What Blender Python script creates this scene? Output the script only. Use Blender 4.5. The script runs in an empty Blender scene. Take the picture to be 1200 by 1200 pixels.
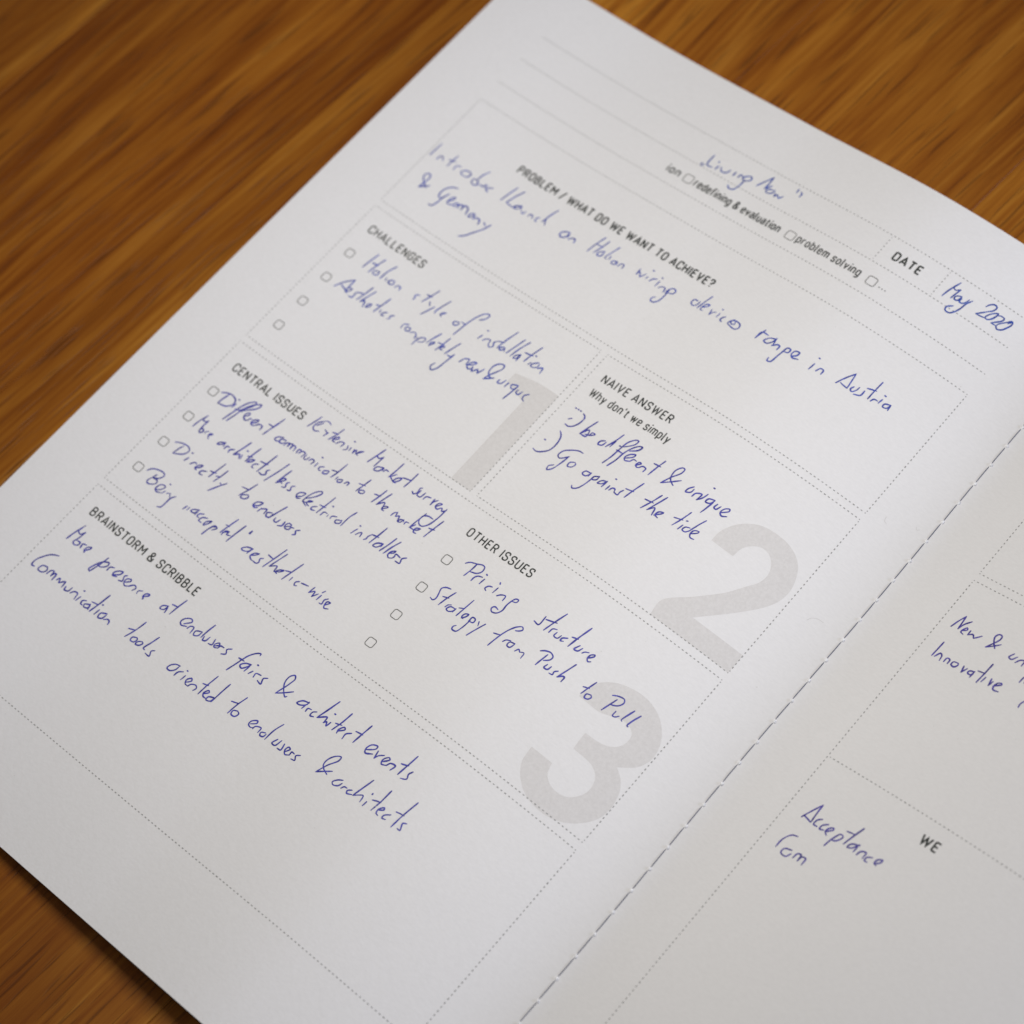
import bpy, bmesh, math, random
from mathutils import Vector, Matrix, noise
random.seed(7)
MM = 0.001
C = bpy.context.scene.collection
scene = bpy.context.scene

# ------------------------------------------------------------------ camera
cam_data = bpy.data.cameras.new("camera")
cam = bpy.data.objects.new("camera", cam_data)
C.objects.link(cam)
cam_data.sensor_width = 36.0
cam_data.lens = 36.0 * 2770.028 / 1200.0
Rm = Matrix(((0.7501453857, -0.5321611410, 0.3925384317),
             (0.6490839620, 0.7060026529, -0.2832847762),
             (-0.1263800244, 0.4672951682, 0.8750218942)))
cam.matrix_world = Matrix.Translation(Vector((305.4654, -192.2498, 459.2784)) * MM) @ Rm.to_4x4()
cam_data.clip_start = 0.01
cam_data.clip_end = 20.0
cam_data.dof.use_dof = True
cam_data.dof.focus_distance = 0.506
cam_data.dof.aperture_fstop = 12.0
scene.camera = cam

# ------------------------------------------------------------------ light
world = bpy.data.worlds.new("World")
scene.world = world
world.use_nodes = True
bg = world.node_tree.nodes["Background"]
bg.inputs[0].default_value = (1.0, 0.94, 0.90, 1)
bg.inputs[1].default_value = 0.14


def area(name, loc, target, size, size_y, power, col):
    d = bpy.data.lights.new(name, 'AREA')
    d.shape = 'RECTANGLE'
    d.size, d.size_y, d.energy, d.color = size, size_y, power, col
    o = bpy.data.objects.new(name, d)
    C.objects.link(o)
    o.location = Vector(loc)
    o.rotation_euler = (Vector(target) - Vector(loc)).to_track_quat('-Z', 'Y').to_euler()
    return o


# the low bright window beyond the right page, and an added overhead lamp whose falloff stands in for lens vignetting
area("window_light", (1.30, 0.50, 0.15), (0.10, -0.04, 0.0), 0.45, 0.24, 18.5, (0.70, 0.77, 1.0))
area("vignette_lamp", (0.100, -0.012, 0.28), (0.100, -0.03, 0.0), 0.15, 0.15, 0.61, (1.0, 0.985, 0.965))

scene.view_settings.view_transform = 'Standard'
scene.view_settings.look = 'None'
scene.view_settings.exposure = 0.04
scene.view_settings.gamma = 1.0

# ------------------------------------------------------------------ node helpers
def mat(name):
    m = bpy.data.materials.new(name)
    m.use_nodes = True
    return m, m.node_tree, m.node_tree.nodes["Principled BSDF"]


def nd(nt, kind, **kw):
    n = nt.nodes.new(kind)
    for k, v in kw.items():
        if k.startswith('i_'):
            key = k[2:]
            n.inputs[int(key) if key.isdigit() else key.replace('_', ' ')].default_value = v
        else:
            setattr(n, k, v)
    return n


def ramp(nt, src, stops, interp='LINEAR'):
    r = nt.nodes.new('ShaderNodeValToRGB')
    r.color_ramp.interpolation = interp
    e = r.color_ramp.elements
    while len(e) < len(stops):
        e.new(0.5)
    for el, (p, c) in zip(e, stops):
        el.position = p
        el.color = (*c, 1) if len(c) == 3 else c
    nt.links.new(src, r.inputs[0])
    return r.outputs[0]


def mapping(nt, scale, rot=(0, 0, 0), obj=True):
    tc = nt.nodes.new('ShaderNodeTexCoord')
    mp = nt.nodes.new('ShaderNodeMapping')
    mp.inputs['Scale'].default_value = scale
    mp.inputs['Rotation'].default_value = rot
    nt.links.new(tc.outputs['Object'], mp.inputs['Vector'])
    return mp.outputs[0]


def noise_tex(nt, vec, scale, detail=3.0, rough=0.5):
    n = nt.nodes.new('ShaderNodeTexNoise')
    n.inputs['Scale'].default_value = scale
    n.inputs['Detail'].default_value = detail
    n.inputs['Roughness'].default_value = rough
    nt.links.new(vec, n.inputs['Vector'])
    return n.outputs[0]


def math_node(nt, op, a, b=None, c=None, clamp=False):
    n = nt.nodes.new('ShaderNodeMath')
    n.operation = op
    n.use_clamp = clamp
    for i, s in enumerate((a, b, c)):
        if s is None:
            continue
        if isinstance(s, (int, float)):
            n.inputs[i].default_value = s
        else:
            nt.links.new(s, n.inputs[i])
    return n.outputs[0]


def mixc(nt, fac, a, b, blend='MIX'):
    n = nt.nodes.new('ShaderNodeMix')
    n.data_type = 'RGBA'
    n.blend_type = blend
    for i, s in ((0, fac), (6, a), (7, b)):
        if isinstance(s, (int, float)):
            n.inputs[i].default_value = s
        elif isinstance(s, tuple):
            n.inputs[i].default_value = (*s, 1)
        else:
            nt.links.new(s, n.inputs[i])
    return n.outputs[2]


def paper_bump(nt, bsdf, amount=1.0):
    v = mapping(nt, (1, 1, 1))
    a = noise_tex(nt, v, 1500.0, 3.0, 0.6)      # tooth of the uncoated sheet
    b = noise_tex(nt, v, 620.0, 2.0, 0.55)
    h = math_node(nt, 'ADD', math_node(nt, 'MULTIPLY', a, 0.6), math_node(nt, 'MULTIPLY', b, 0.9))
    bp = nt.nodes.new('ShaderNodeBump')
    bp.inputs['Strength'].default_value = 1.0
    bp.inputs['Distance'].default_value = 0.00003 * amount
    nt.links.new(h, bp.inputs['Height'])
    nt.links.new(bp.outputs[0], bsdf.inputs['Normal'])
    return v, a, b


def make_paper(name, tint):
    m, nt, b = mat(name)
    v, f, g = paper_bump(nt, b)
    cloud = noise_tex(nt, v, 60.0, 4.0, 0.6)
    fibre = noise_tex(nt, mapping(nt, (1, 2.4, 1), (0, 0, 0.5)), 900.0, 2.0, 0.6)
    k = math_node(nt, 'ADD', math_node(nt, 'MULTIPLY', cloud, 0.022), math_node(nt, 'MULTIPLY', fibre, 0.11))
    k = math_node(nt, 'ADD', k, 0.934)
    col = mixc(nt, 1.0, tint, k, 'MULTIPLY')
    nt.links.new(col, b.inputs['Base Color'])
    b.inputs['Roughness'].default_value = 0.8
    b.inputs['Specular IOR Level'].default_value = 0.25
    return m


def make_ink(name, dark, light, rough=0.55, spec=0.3, scale=700.0):
    m, nt, b = mat(name)
    v, f, g = paper_bump(nt, b)
    n = noise_tex(nt, v, scale, 3.0, 0.65)
    nt.links.new(ramp(nt, n, ((0.33, dark), (0.72, light))), b.inputs['Base Color'])
    b.inputs['Roughness'].default_value = rough
    b.inputs['Specular IOR Level'].default_value = spec
    return m


PAPER_T = (0.770, 0.758, 0.752)
M_PAPER = make_paper("uncoated_paper", PAPER_T)
M_PEN = make_ink("blue_pen_ink", (0.022, 0.024, 0.235), (0.085, 0.088, 0.46))
M_PENU = make_ink("soft_blue_pen_ink", (0.022, 0.040, 0.27), (0.085, 0.125, 0.52))
M_PEN2 = make_ink("violet_pen_ink", (0.026, 0.019, 0.195), (0.10, 0.08, 0.42))
M_PENB = make_ink("bright_pen_ink", (0.012, 0.035, 0.25), (0.05, 0.12, 0.50))
M_PRINT = make_ink("print_black", (0.018, 0.022, 0.020), (0.075, 0.08, 0.075), 0.7, 0.2)
M_DOT = make_ink("print_grey", (0.25, 0.25, 0.24), (0.40, 0.395, 0.385), 0.8, 0.2, 900.0)
M_BOX = make_ink("print_box_grey", (0.085, 0.085, 0.08), (0.20, 0.20, 0.19), 0.8, 0.2, 900.0)


def make_tint():
    m, nt, b = mat("print_pale_grey")
    v, f, g = paper_bump(nt, b)
    n = noise_tex(nt, v, 1300.0, 2.0, 0.7)
    nt.links.new(ramp(nt, n, ((0.35, (0.648, 0.628, 0.612)), (0.65, (0.695, 0.675, 0.660)))), b.inputs['Base Color'])
    b.inputs['Roughness'].default_value = 0.85
    b.inputs['Specular IOR Level'].default_value = 0.2
    return m


M_TINT = make_tint()


def make_thread(name, col):
    m, nt, b = mat(name)
    n = noise_tex(nt, mapping(nt, (1, 1, 1)), 2500.0, 2.0, 0.6)
    nt.links.new(ramp(nt, n, ((0.3, tuple(c * 0.75 for c in col)), (0.7, col))), b.inputs['Base Color'])
    b.inputs['Roughness'].default_value = 0.75
    b.inputs['Sheen Weight'].default_value = 0.3
    return m


M_THREAD = make_thread("grey_thread", (0.20, 0.205, 0.26))
M_KNOT = make_thread("white_thread", (0.97, 0.97, 0.98))


def make_wood():
    m, nt, b = mat("oiled_oak")
    tc = nt.nodes.new('ShaderNodeTexCoord')
    oi = nt.nodes.new('ShaderNodeObjectInfo')
    off = nt.nodes.new('ShaderNodeVectorMath')
    off.operation = 'SCALE'
    comb = nt.nodes.new('ShaderNodeCombineXYZ')
    nt.links.new(oi.outputs['Random'], comb.inputs[0])
    nt.links.new(oi.outputs['Random'], comb.inputs[1])
    nt.links.new(comb.outputs[0], off.inputs[0])
    off.inputs['Scale'].default_value = 3.7
    add = nt.nodes.new('ShaderNodeVectorMath')
    nt.links.new(tc.outputs['Object'], add.inputs[0])
    nt.links.new(off.outputs[0], add.inputs[1])
    # slow wander of the grain lines
    warp_in = nt.nodes.new('ShaderNodeMapping')
    warp_in.inputs['Scale'].default_value = (1.0, 0.35, 1.0)
    nt.links.new(add.outputs[0], warp_in.inputs[0])
    wn = nt.nodes.new('ShaderNodeTexNoise')
    wn.inputs['Scale'].default_value = 16.0
    wn.inputs['Detail'].default_value = 2.0
    nt.links.new(warp_in.outputs[0], wn.inputs['Vector'])
    wsub = nt.nodes.new('ShaderNodeVectorMath')
    wsub.operation = 'SUBTRACT'
    nt.links.new(wn.outputs['Color'], wsub.inputs[0])
    wsub.inputs[1].default_value = (0.5, 0.5, 0.5)
    wsc = nt.nodes.new('ShaderNodeVectorMath')
    wsc.operation = 'MULTIPLY'
    nt.links.new(wsub.outputs[0], wsc.inputs[0])
    wsc.inputs[1].default_value = (0.012, 0.0, 0.0)
    add2 = nt.nodes.new('ShaderNodeVectorMath')
    nt.links.new(add.outputs[0], add2.inputs[0])
    nt.links.new(wsc.outputs[0], add2.inputs[1])

    def stretched(sx, sy, detail, rough, scale=1.0):
        mp = nt.nodes.new('ShaderNodeMapping')
        mp.inputs['Scale'].default_value = (sx, sy, sx)
        nt.links.new(add2.outputs[0], mp.inputs[0])
        return noise_tex(nt, mp.outputs[0], scale, detail, rough)
    bands = stretched(130.0, 9.0, 3.0, 0.6)          # growth bands, ~9 mm
    fine = stretched(520.0, 15.0, 5.0, 0.65)           # fine lines, ~2 mm
    pores = stretched(1100.0, 42.0, 2.0, 0.5)          # short open pores
    broad = stretched(28.0, 4.0, 2.0, 0.5)
    k = math_node(nt, 'ADD', math_node(nt, 'MULTIPLY', bands, 0.48), math_node(nt, 'MULTIPLY', fine, 0.52))
    base = ramp(nt, k, ((0.31, (0.155, 0.040, 0.0024)), (0.45, (0.245, 0.075, 0.0055)),
                        (0.55, (0.335, 0.122, 0.011)), (0.69, (0.46, 0.200, 0.026))))
    tone = ramp(nt, broad, ((0.30, (0.74, 0.66, 0.58)), (0.68, (1.08, 1.10, 1.12))))
    base = mixc(nt, 1.0, base, tone, 'MULTIPLY')
    plank = oi.outputs['Color']
    base = mixc(nt, 1.0, base, plank, 'MULTIPLY')
    pm = ramp(nt, pores, ((0.575, (0, 0, 0)), (0.64, (1, 1, 1))))
    base = mixc(nt, math_node(nt, 'MULTIPLY', pm, 0.48), base, (0.062, 0.017, 0.003))
    nt.links.new(base, b.inputs['Base Color'])
    b.inputs['Roughness'].default_value = 0.40
    b.inputs['Specular IOR Level'].default_value = 0.22
    hh = math_node(nt, 'SUBTRACT', math_node(nt, 'MULTIPLY', fine, 0.4), math_node(nt, 'MULTIPLY', pm, 0.6))
    bp = nt.nodes.new('ShaderNodeBump')
    bp.inputs['Strength'].default_value = 0.6
    bp.inputs['Distance'].default_value = 0.00015
    nt.links.new(hh, bp.inputs['Height'])
    nt.links.new(bp.outputs[0], b.inputs['Normal'])
    return m


M_WOOD = make_wood()
mm_, nt_, b_ = mat("cover_card")
b_.inputs['Base Color'].default_value = (0.055, 0.052, 0.05, 1)
b_.inputs['Roughness'].default_value = 0.7
M_COVER = mm_

# ------------------------------------------------------------------ object helpers
def link_mesh(name, verts, faces, m, parent=None, smooth=True, label=None):
    me = bpy.data.meshes.new(name)
    me.from_pydata(verts, [], faces)
    me.update()
    if smooth:
        me.polygons.foreach_set('use_smooth', [True] * len(me.polygons))
    me.materials.append(m)
    o = bpy.data.objects.new(name, me)
    C.objects.link(o)
    if parent is not None:
        o.parent = parent
    if label:
        o['label'] = label
    return o


# shape of the opened spread: height over the flat level, across the page (mm)
def hermite(u, kx, ky):
    n = len(kx)
    if u <= kx[0]:
        return ky[0]
    if u >= kx[-1]:
        return ky[-1]

    def slope(i):
        if i == 0:
            return (ky[1] - ky[0]) / (kx[1] - kx[0])
        if i == n - 1:
            return (ky[-1] - ky[-2]) / (kx[-1] - kx[-2])
        a, b = kx[i] - kx[i - 1], kx[i + 1] - kx[i]
        return (a * a * ky[i + 1] + (b * b - a * a) * ky[i] - b * b * ky[i - 1]) / (a * b * (a + b))
    i = 0
    while u > kx[i + 1]:
        i += 1
    d = kx[i + 1] - kx[i]
    t = (u - kx[i]) / d
    return ((2*t**3 - 3*t*t + 1) * ky[i] + (t**3 - 2*t*t + t) * d * slope(i)
            + (-2*t**3 + 3*t*t) * ky[i + 1] + (t**3 - t*t) * d * slope(i + 1))


LX, LY = (0, 44, 88, 132, 158.4, 176), (0.0, -1.005941, 1.239213, 4.371036, 2.729583, 0.0)
RX, RY = (176, 178, 181, 184, 190, 205, 225, 260, 300, 352), (0, -0.34, -0.26, 0.15, 1.6, 5.2, 8.8, 12.0, 11.0, 6.0)
STEP = 1.0


def H_exact(u):
    return hermite(u, LX, LY) if u <= 176 else hermite(u, RX, RY)


GRID = [H_exact(min(i * STEP, 352)) for i in range(353)]


def H(u):
    """height of the page mesh itself: straight between its 1 mm rows"""
    u = max(0.0, min(351.999, u))
    i = int(u)
    return GRID[i] * (1 - (u - i)) + GRID[i + 1] * (u - i)


def P(u, v, lift=0.0):
    return (u * MM, v * MM, (H(u) + lift) * MM)


V_TOP, V_BOT = 78.01, -170.71

# ------------------------------------------------------------------ table
TABLE_Z = -4.2
ang = math.radians(-3.7)
table = bpy.data.objects.new("table", None)
C.objects.link(table)
table.location = (-18.4 * MM, -40.5 * MM, TABLE_Z * MM)
table.rotation_euler = (0, 0, ang)
table['label'] = "honey brown oiled oak table top of glued boards under the open notebook"
table['category'] = "table"
widths = [74, 68, 78, 71, 80, 66, 75, 70, 77, 69, 74, 72, 70, 76]
edges = [0.0]
for w_ in widths[:7]:
    edges.append(edges[-1] + w_)
left = 0.0
for w_ in widths[7:13]:
    left -= w_
    edges.insert(0, left)
tones = [(0.95, .95, .95), (1.05, 1.0, .9), (.9, .86, .8), (1.0, 1.0, 1.0), (.94, .90, .86), (0.92, 0.85, 0.78),
         (1.10, 1.14, 1.2), (.96, .94, .9), (1.06, 1.08, 1.05), (.9, .85, .8), (1.05, 1.05, 1.0), (.95, .92, .9), (1.0, 1.0, 1.0)]
for i in range(len(edges) - 1):
    a, b = edges[i], edges[i + 1]
    g = 0.015
    L0, L1 = -620, 560
    prof = [(a + g, -18), (a + g, -0.12), (a + g + 0.10, 0), (b - g - 0.10, 0), (b - g, -0.12), (b - g, -18)]
    cx = (a + b) / 2
    vs, fs = [], []
    for y in (L0, L1):
        vs += [((x - cx) * MM, y * MM, z * MM) for x, z in prof]
    n = len(prof)
    for k in range(n):
        fs.append((k, (k + 1) % n, n + (k + 1) % n, n + k))
    fs.append(tuple(range(n))[::-1])
    fs.append(tuple(range(n, 2 * n)))
    o = link_mesh("board", vs, fs, M_WOOD, table, smooth=False)
    o.location = (cx * MM, 0, 0)
    # timber of each board: some honey coloured, some redder and darker
    o.color = (*tones[i % len(tones)], 1)

# ------------------------------------------------------------------ notebook
book = bpy.data.objects.new("notebook", None)
C.objects.link(book)
book['label'] = "open white notebook with a printed worksheet filled in by hand in blue pen"
book['category'] = "notebook"


def sheet(name, u0, u1, v0, v1, lift, thick, m, parent, flat=0.0, label=None):
    us = [u0] + [float(i) for i in range(int(math.floor(u0)) + 1, int(math.ceil(u1)))] + [u1]
    nv = 12
    vs, fs = [], []
    for side in (0, 1):
        for u in us:
            for j in range(nv + 1):
                v = v0 + (v1 - v0) * j / nv
                z = H(u) * (1 - flat) + lift - (thick if side else 0)
                vs.append((u * MM, v * MM, z * MM))
    n, k = len(us), nv + 1
    B = n * k
    for i in range(n - 1):
        for j in range(nv):
            a = i * k + j
            fs.append((a, a + k, a + k + 1, a + 1))
            fs.append((B + a, B + a + 1, B + a + k + 1, B + a + k))
    top = len(fs)

    def rim(ids):                                   # cut edge with its own corners
        s0 = len(vs)
        for q in ids:
            vs.append(vs[q])
            vs.append(vs[B + q])
        for q in range(len(ids) - 1):
            fs.append((s0 + 2 * q, s0 + 2 * q + 1, s0 + 2 * q + 3, s0 + 2 * q + 2))
    rim([i * k for i in range(n)])
    rim([i * k + nv for i in range(n)][::-1])
    rim(list(range(nv + 1))[::-1])
    rim([(n - 1) * k + j for j in range(nv + 1)])
    o = link_mesh(name, vs, fs, m, parent, smooth=False, label=label)
    me = o.data
    me.polygons.foreach_set('use_smooth', [i < top for i in range(len(me.polygons))])
    return o


left_page = sheet("page", 0.0, 175.96, V_BOT, V_TOP, 0.0, 0.10, M_PAPER, book,
                  label="left page with printed worksheet boxes and blue handwriting")
right_page = sheet("page", 176.04, 352.0, V_BOT, V_TOP, 0.0, 0.10, M_PAPER, book,
                   label="right page, only its inner edge in view")
NS = 11
for k in range(1, NS + 1):
    r1, r2, r3, r4 = (random.uniform(-.12, .02) for _ in range(4))
    fl = 0.45 * k / NS
    lift = -0.03 - 0.21 * k
    sheet("sheet", 0.02 - r1, 175.9, V_BOT - r2 * 1.2, V_TOP + r1, lift, 0.10, M_PAPER, book, fl)
    sheet("sheet", 176.1, 352.0 + r3, V_BOT - r4 * 1.2, V_TOP + r3, lift, 0.10, M_PAPER, book, fl)
sheet("cover", 0.1, 351.9, V_BOT + .1, V_TOP - .1, -3.05, 0.5, M_COVER, book, 0.75)

# ------------------------------------------------------------------ flat ink on the page surface
INK_LIFT = 0.022


class Ink:
    """flat ribbons of ink that follow the page; u, v in mm"""

    def __init__(self, lift=INK_LIFT):
        self.v, self.f, self.z = [], [], lift

    def ribbon(self, pts, width, closed=False, round_caps=False):
        # widths: number or list
        q = [pts[0]]
        wl = [width if not isinstance(width, list) else width[0]]
        n = len(pts)
        seq = list(range(1, n)) + ([0] if closed else [])
        prev = 0
        for i in seq:
            a, b = pts[prev], pts[i]
            wa = width if not isinstance(width, list) else width[prev]
            wb = width if not isinstance(width, list) else width[i]
            d = math.hypot(b[0] - a[0], b[1] - a[1])
            m = max(1, int(math.ceil(d / 1.0)))
            for s in range(1, m + 1):
                t = s / m
                q.append((a[0] + (b[0] - a[0]) * t, a[1] + (b[1] - a[1]) * t))
                wl.append(wa + (wb - wa) * t)
            prev = i
        if closed:
            q.pop()
            wl.pop()
        # drop doubled points
        qq, ww = [], []
        for p_, w_ in zip(q, wl):
            if not qq or math.hypot(p_[0] - qq[-1][0], p_[1] - qq[-1][1]) > 0.012:
                qq.append(p_)
                ww.append(w_)
        q, wl = qq, ww
        n = len(q)
        if n < 2:
            return
        if round_caps and not closed:
            for end in (0, 1):
                a, b = (q[0], q[1]) if end == 0 else (q[-1], q[-2])
                w0 = wl[0] if end == 0 else wl[-1]
                d = math.hypot(a[0] - b[0], a[1] - b[1])
                dx, dy = (a[0] - b[0]) / d, (a[1] - b[1]) / d
                ex = [(a[0] + dx * w0 * .5 * s, a[1] + dy * w0 * .5 * s) for s in (0.55, 0.86, 1.0)]
                ew = [w0 * c for c in (0.835, 0.51, 0.05)]
                if end == 0:
                    q = ex[::-1] + q
                    wl = ew[::-1] + wl
                else:
                    q = q + ex
                    wl = wl + ew
            n = len(q)
        base = len(self.v)
        for i in range(n):
            if closed:
                a, b = q[i - 1], q[(i + 1) % n]
                c = q[i]
            else:
                a, b, c = q[max(0, i - 1)], q[min(n - 1, i + 1)], q[i]
            d1 = (c[0] - a[0], c[1] - a[1])
            d2 = (b[0] - c[0], b[1] - c[1])
            l1, l2 = math.hypot(*d1), math.hypot(*d2)
            if l1 < 1e-9:
                d1, l1 = d2, l2
            if l2 < 1e-9:
                d2, l2 = d1, l1
            d1 = (d1[0] / l1, d1[1] / l1)
            d2 = (d2[0] / l2, d2[1] / l2)
            tx, ty = d1[0] + d2[0], d1[1] + d2[1]
            lt = math.hypot(tx, ty)
            if lt < 0.3:
                tx, ty, lt = d1[0], d1[1], 1.0
            tx, ty = tx / lt, ty / lt
            cosb = max(0.55, tx * d1[0] + ty * d1[1])
            hw = wl[i] * .5 / cosb
            nx, ny = -ty * hw, tx * hw
            z = self.z + 0.0002 * i
            self.v.append(P(c[0] + nx, c[1] + ny, z))
            self.v.append(P(c[0] - nx, c[1] - ny, z))
        m = n if closed else n - 1
        for i in range(m):
            j = (i + 1) % n
            a, b = base + 2 * i, base + 2 * j
            self.f.append((a, a + 1, b + 1, b))
        self.z += 0.0012 + 0.0002 * 0

    def dot(self, u, v, r):
        base = len(self.v)
        k = 8
        for i in range(k):
            t = 2 * math.pi * i / k
            self.v.append(P(u + r * math.cos(t), v + r * math.sin(t), self.z))
        self.f.append(tuple(range(base, base + k)))
        self.z += 0.0012

    def build(self, name, m, parent, label=None):
        o = link_mesh(name, self.v, self.f, m, parent, smooth=False, label=label)
        return o


def catmull(pts, step=0.16):
    if len(pts) < 3:
        return list(pts)
    p = [(2 * pts[0][0] - pts[1][0], 2 * pts[0][1] - pts[1][1])] + list(pts) + \
        [(2 * pts[-1][0] - pts[-2][0], 2 * pts[-1][1] - pts[-2][1])]
    out = [pts[0]]
    for i in range(1, len(p) - 2):
        P0, P1, P2, P3 = (Vector(x) for x in p[i - 1:i + 3])
        t0 = 0.0
        t1 = t0 + max(1e-4, (P1 - P0).length) ** .5
        t2 = t1 + max(1e-4, (P2 - P1).length) ** .5
        t3 = t2 + max(1e-4, (P3 - P2).length) ** .5
        n = max(2, int((P2 - P1).length / step))
        for s in range(1, n + 1):
            t = t1 + (t2 - t1) * s / n
            A1 = P0 * ((t1 - t) / (t1 - t0)) + P1 * ((t - t0) / (t1 - t0))
            A2 = P1 * ((t2 - t) / (t2 - t1)) + P2 * ((t - t1) / (t2 - t1))
            A3 = P2 * ((t3 - t) / (t3 - t2)) + P3 * ((t - t2) / (t3 - t2))
            B1 = A1 * ((t2 - t) / (t2 - t0)) + A2 * ((t - t0) / (t2 - t0))
            B2 = A2 * ((t3 - t) / (t3 - t1)) + A3 * ((t - t1) / (t3 - t1))
            q = B1 * ((t2 - t) / (t2 - t1)) + B2 * ((t - t1) / (t2 - t1))
            out.append((q.x, q.y))
    return out


# --- grey numerals, sunk in the sheet as a flat tint
def numeral(pts, corners, label):
    n = len(pts)
    cs = [i for i in range(n) if i in corners]
    out = []
    if cs:
        for a, b in zip(cs, cs[1:] + [cs[0] + n]):
            seg = [pts[i % n] for i in range(a, b + 1)]
            out += catmull(seg, 0.8)[:-1]
    else:
        out = catmull(pts + [pts[0]], 0.8)[:-1]
    bm = bmesh.new()
    f = bm.faces.new([bm.verts.new((x, y, 0)) for x, y in out])
    bmesh.ops.triangulate(bm, faces=[f])
    lo, hi = min(p[0] for p in out), max(p[0] for p in out)
    for u in range(int(lo) + 1, int(hi) + 1):
        bmesh.ops.bisect_plane(bm, geom=bm.verts[:] + bm.edges[:] + bm.faces[:], plane_co=(u, 0, 0), plane_no=(1, 0, 0))
    for v in bm.verts:
        v.co = P(v.co.x, v.co.y, 0.008)
    bmesh.ops.recalc_face_normals(bm, faces=bm.faces)
    if sum(f.normal.z for f in bm.faces) < 0:
        bmesh.ops.reverse_faces(bm, faces=bm.faces)
    me = bpy.data.meshes.new("large_numeral")
    bm.to_mesh(me)
    bm.free()
    me.materials.append(M_TINT)
    o = bpy.data.objects.new("large_numeral", me)
    C.objects.link(o)
    o.parent = left_page
    o['label'] = label


numeral([(76.7, -16.0), (83.0, -15.0), (89.09, -15.0), (89.09, -45.67), (83.15, -45.67), (83.15, -20.9), (76.6, -18.9)],
        [0, 2, 3, 4, 5, 6], 'pale grey figure one')
numeral([(140.57, -23.91), (140.66, -21.43), (141.87, -18.52), (143.9, -16.27), (146.9, -14.53), (151.15, -14.04), (155.11, -14.69), (158.28, -16.57), (159.91, -19.06), (160.95, -22.64), (160.54, -26.17), (158.96, -29.27), (155.17, -33.94), (148.79, -40.6), (152.85, -40.6), (157.63, -40.6), (162.31, -40.6), (162.26, -45.67), (155.71, -45.67), (148.63, -45.67), (141.21, -45.67), (141.02, -41.62), (145.86, -36.76), (150.57, -31.75), (152.93, -28.16), (154.72, -25.29), (155.05, -22.77), (154.21, -20.58), (152.33, -18.9), (150.35, -18.58), (148.26, -19.61), (146.97, -21.3), (146.52, -24.05), (143.57, -24.0)],
        [0, 13, 16, 17, 20, 32], 'pale grey figure two')
numeral([(141.39, -69.47), (141.48, -67.11), (142.55, -64.89), (144.51, -63.02), (146.97, -61.77), (152.1, -60.98), (155.92, -61.81), (158.83, -63.65), (161.09, -66.6), (162.0, -70.05), (161.58, -72.33), (160.54, -74.18), (157.55, -76.64), (159.63, -78.07), (161.25, -80.27), (162.09, -83.72), (161.96, -86.31), (161.04, -88.63), (158.73, -91.3), (155.76, -93.2), (151.89, -94.05), (148.08, -93.63), (145.4, -92.53), (142.72, -90.2), (141.3, -87.73), (140.92, -84.4), (143.75, -84.42), (146.59, -84.48), (147.2, -86.57), (148.47, -87.93), (150.83, -88.68), (153.18, -88.41), (155.1, -86.93), (156.2, -84.82), (156.11, -82.51), (155.06, -80.69), (153.13, -79.6), (151.06, -79.32), (148.02, -79.27), (147.74, -77.07), (147.72, -74.96), (150.82, -74.86), (152.78, -74.45), (154.35, -73.58), (155.45, -72.12), (155.71, -70.21), (155.17, -68.84), (153.55, -68.05), (152.04, -67.95), (149.31, -68.84), (147.04, -69.59), (144.14, -69.6)],
        [0, 12, 25, 27, 38, 40], 'pale grey figure three')


# --- dotted rules
U_L, U_C, U_N, U_R = 17.73, 89.09, 91.08, 162.31


def dotted(u0, v0, u1, v1, page, m=M_DOT, w=0.235, dash=0.46, pitch=1.053):
    k = Ink(0.016)
    L = math.hypot(u1 - u0, v1 - v0)
    n = max(1, int(round(L / pitch)))
    dx, dy = (u1 - u0) / L, (v1 - v0) / L
    for i in range(n + 1):
        s = L * i / n
        h = dash / 2 * random.uniform(.88, 1.1)
        a, b = max(0, s - h), min(L, s + h)
        k.ribbon([(u0 + dx * a, v0 + dy * a), (u0 + dx * b, v0 + dy * b)], w * random.uniform(.88, 1.08))
        k.z = 0.016
    k.build("dotted_line", m, page)


def dotted_box(u0, v0, u1, v1, page):
    dotted(u0, v0, u1, v0, page)
    dotted(u0, v1, u1, v1, page)
    dotted(u0, v0 - 0.5, u0, v1 + 0.5, page)
    dotted(u1, v0 - 0.5, u1, v1 + 0.5, page)


dotted(U_L, 62.42, U_R, 62.42, left_page)
dotted(U_L, 54.10, U_R, 54.10, left_page)
dotted(U_L, 45.58, U_R, 45.58, left_page)
dotted(124.9, 61.9, 124.9, 54.6, left_page)
dotted(141.1, 61.9, 141.1, 54.6, left_page)
dotted_box(U_L, 39.02, U_R, 1.98, left_page)
dotted_box(U_L, 0.0, U_C, -45.67, left_page)
dotted_box(U_N, 0.0, U_R, -45.67, left_page)
dotted_box(U_L, -47.73, U_R, -93.52, left_page)
dotted_box(U_L, -95.66, U_R, -146.52, left_page)
dotted(189.9, 62.42, 189.9, 5.6, right_page)
dotted(189.9, 5.08, 334.3, 5.08, right_page)
dotted(189.9, 3.07, 334.3, 3.07, right_page)
dotted(189.9, 2.5, 189.9, -146.5, right_page)
dotted(190.4, -47.54, 334.3, -47.54, right_page)

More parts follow.
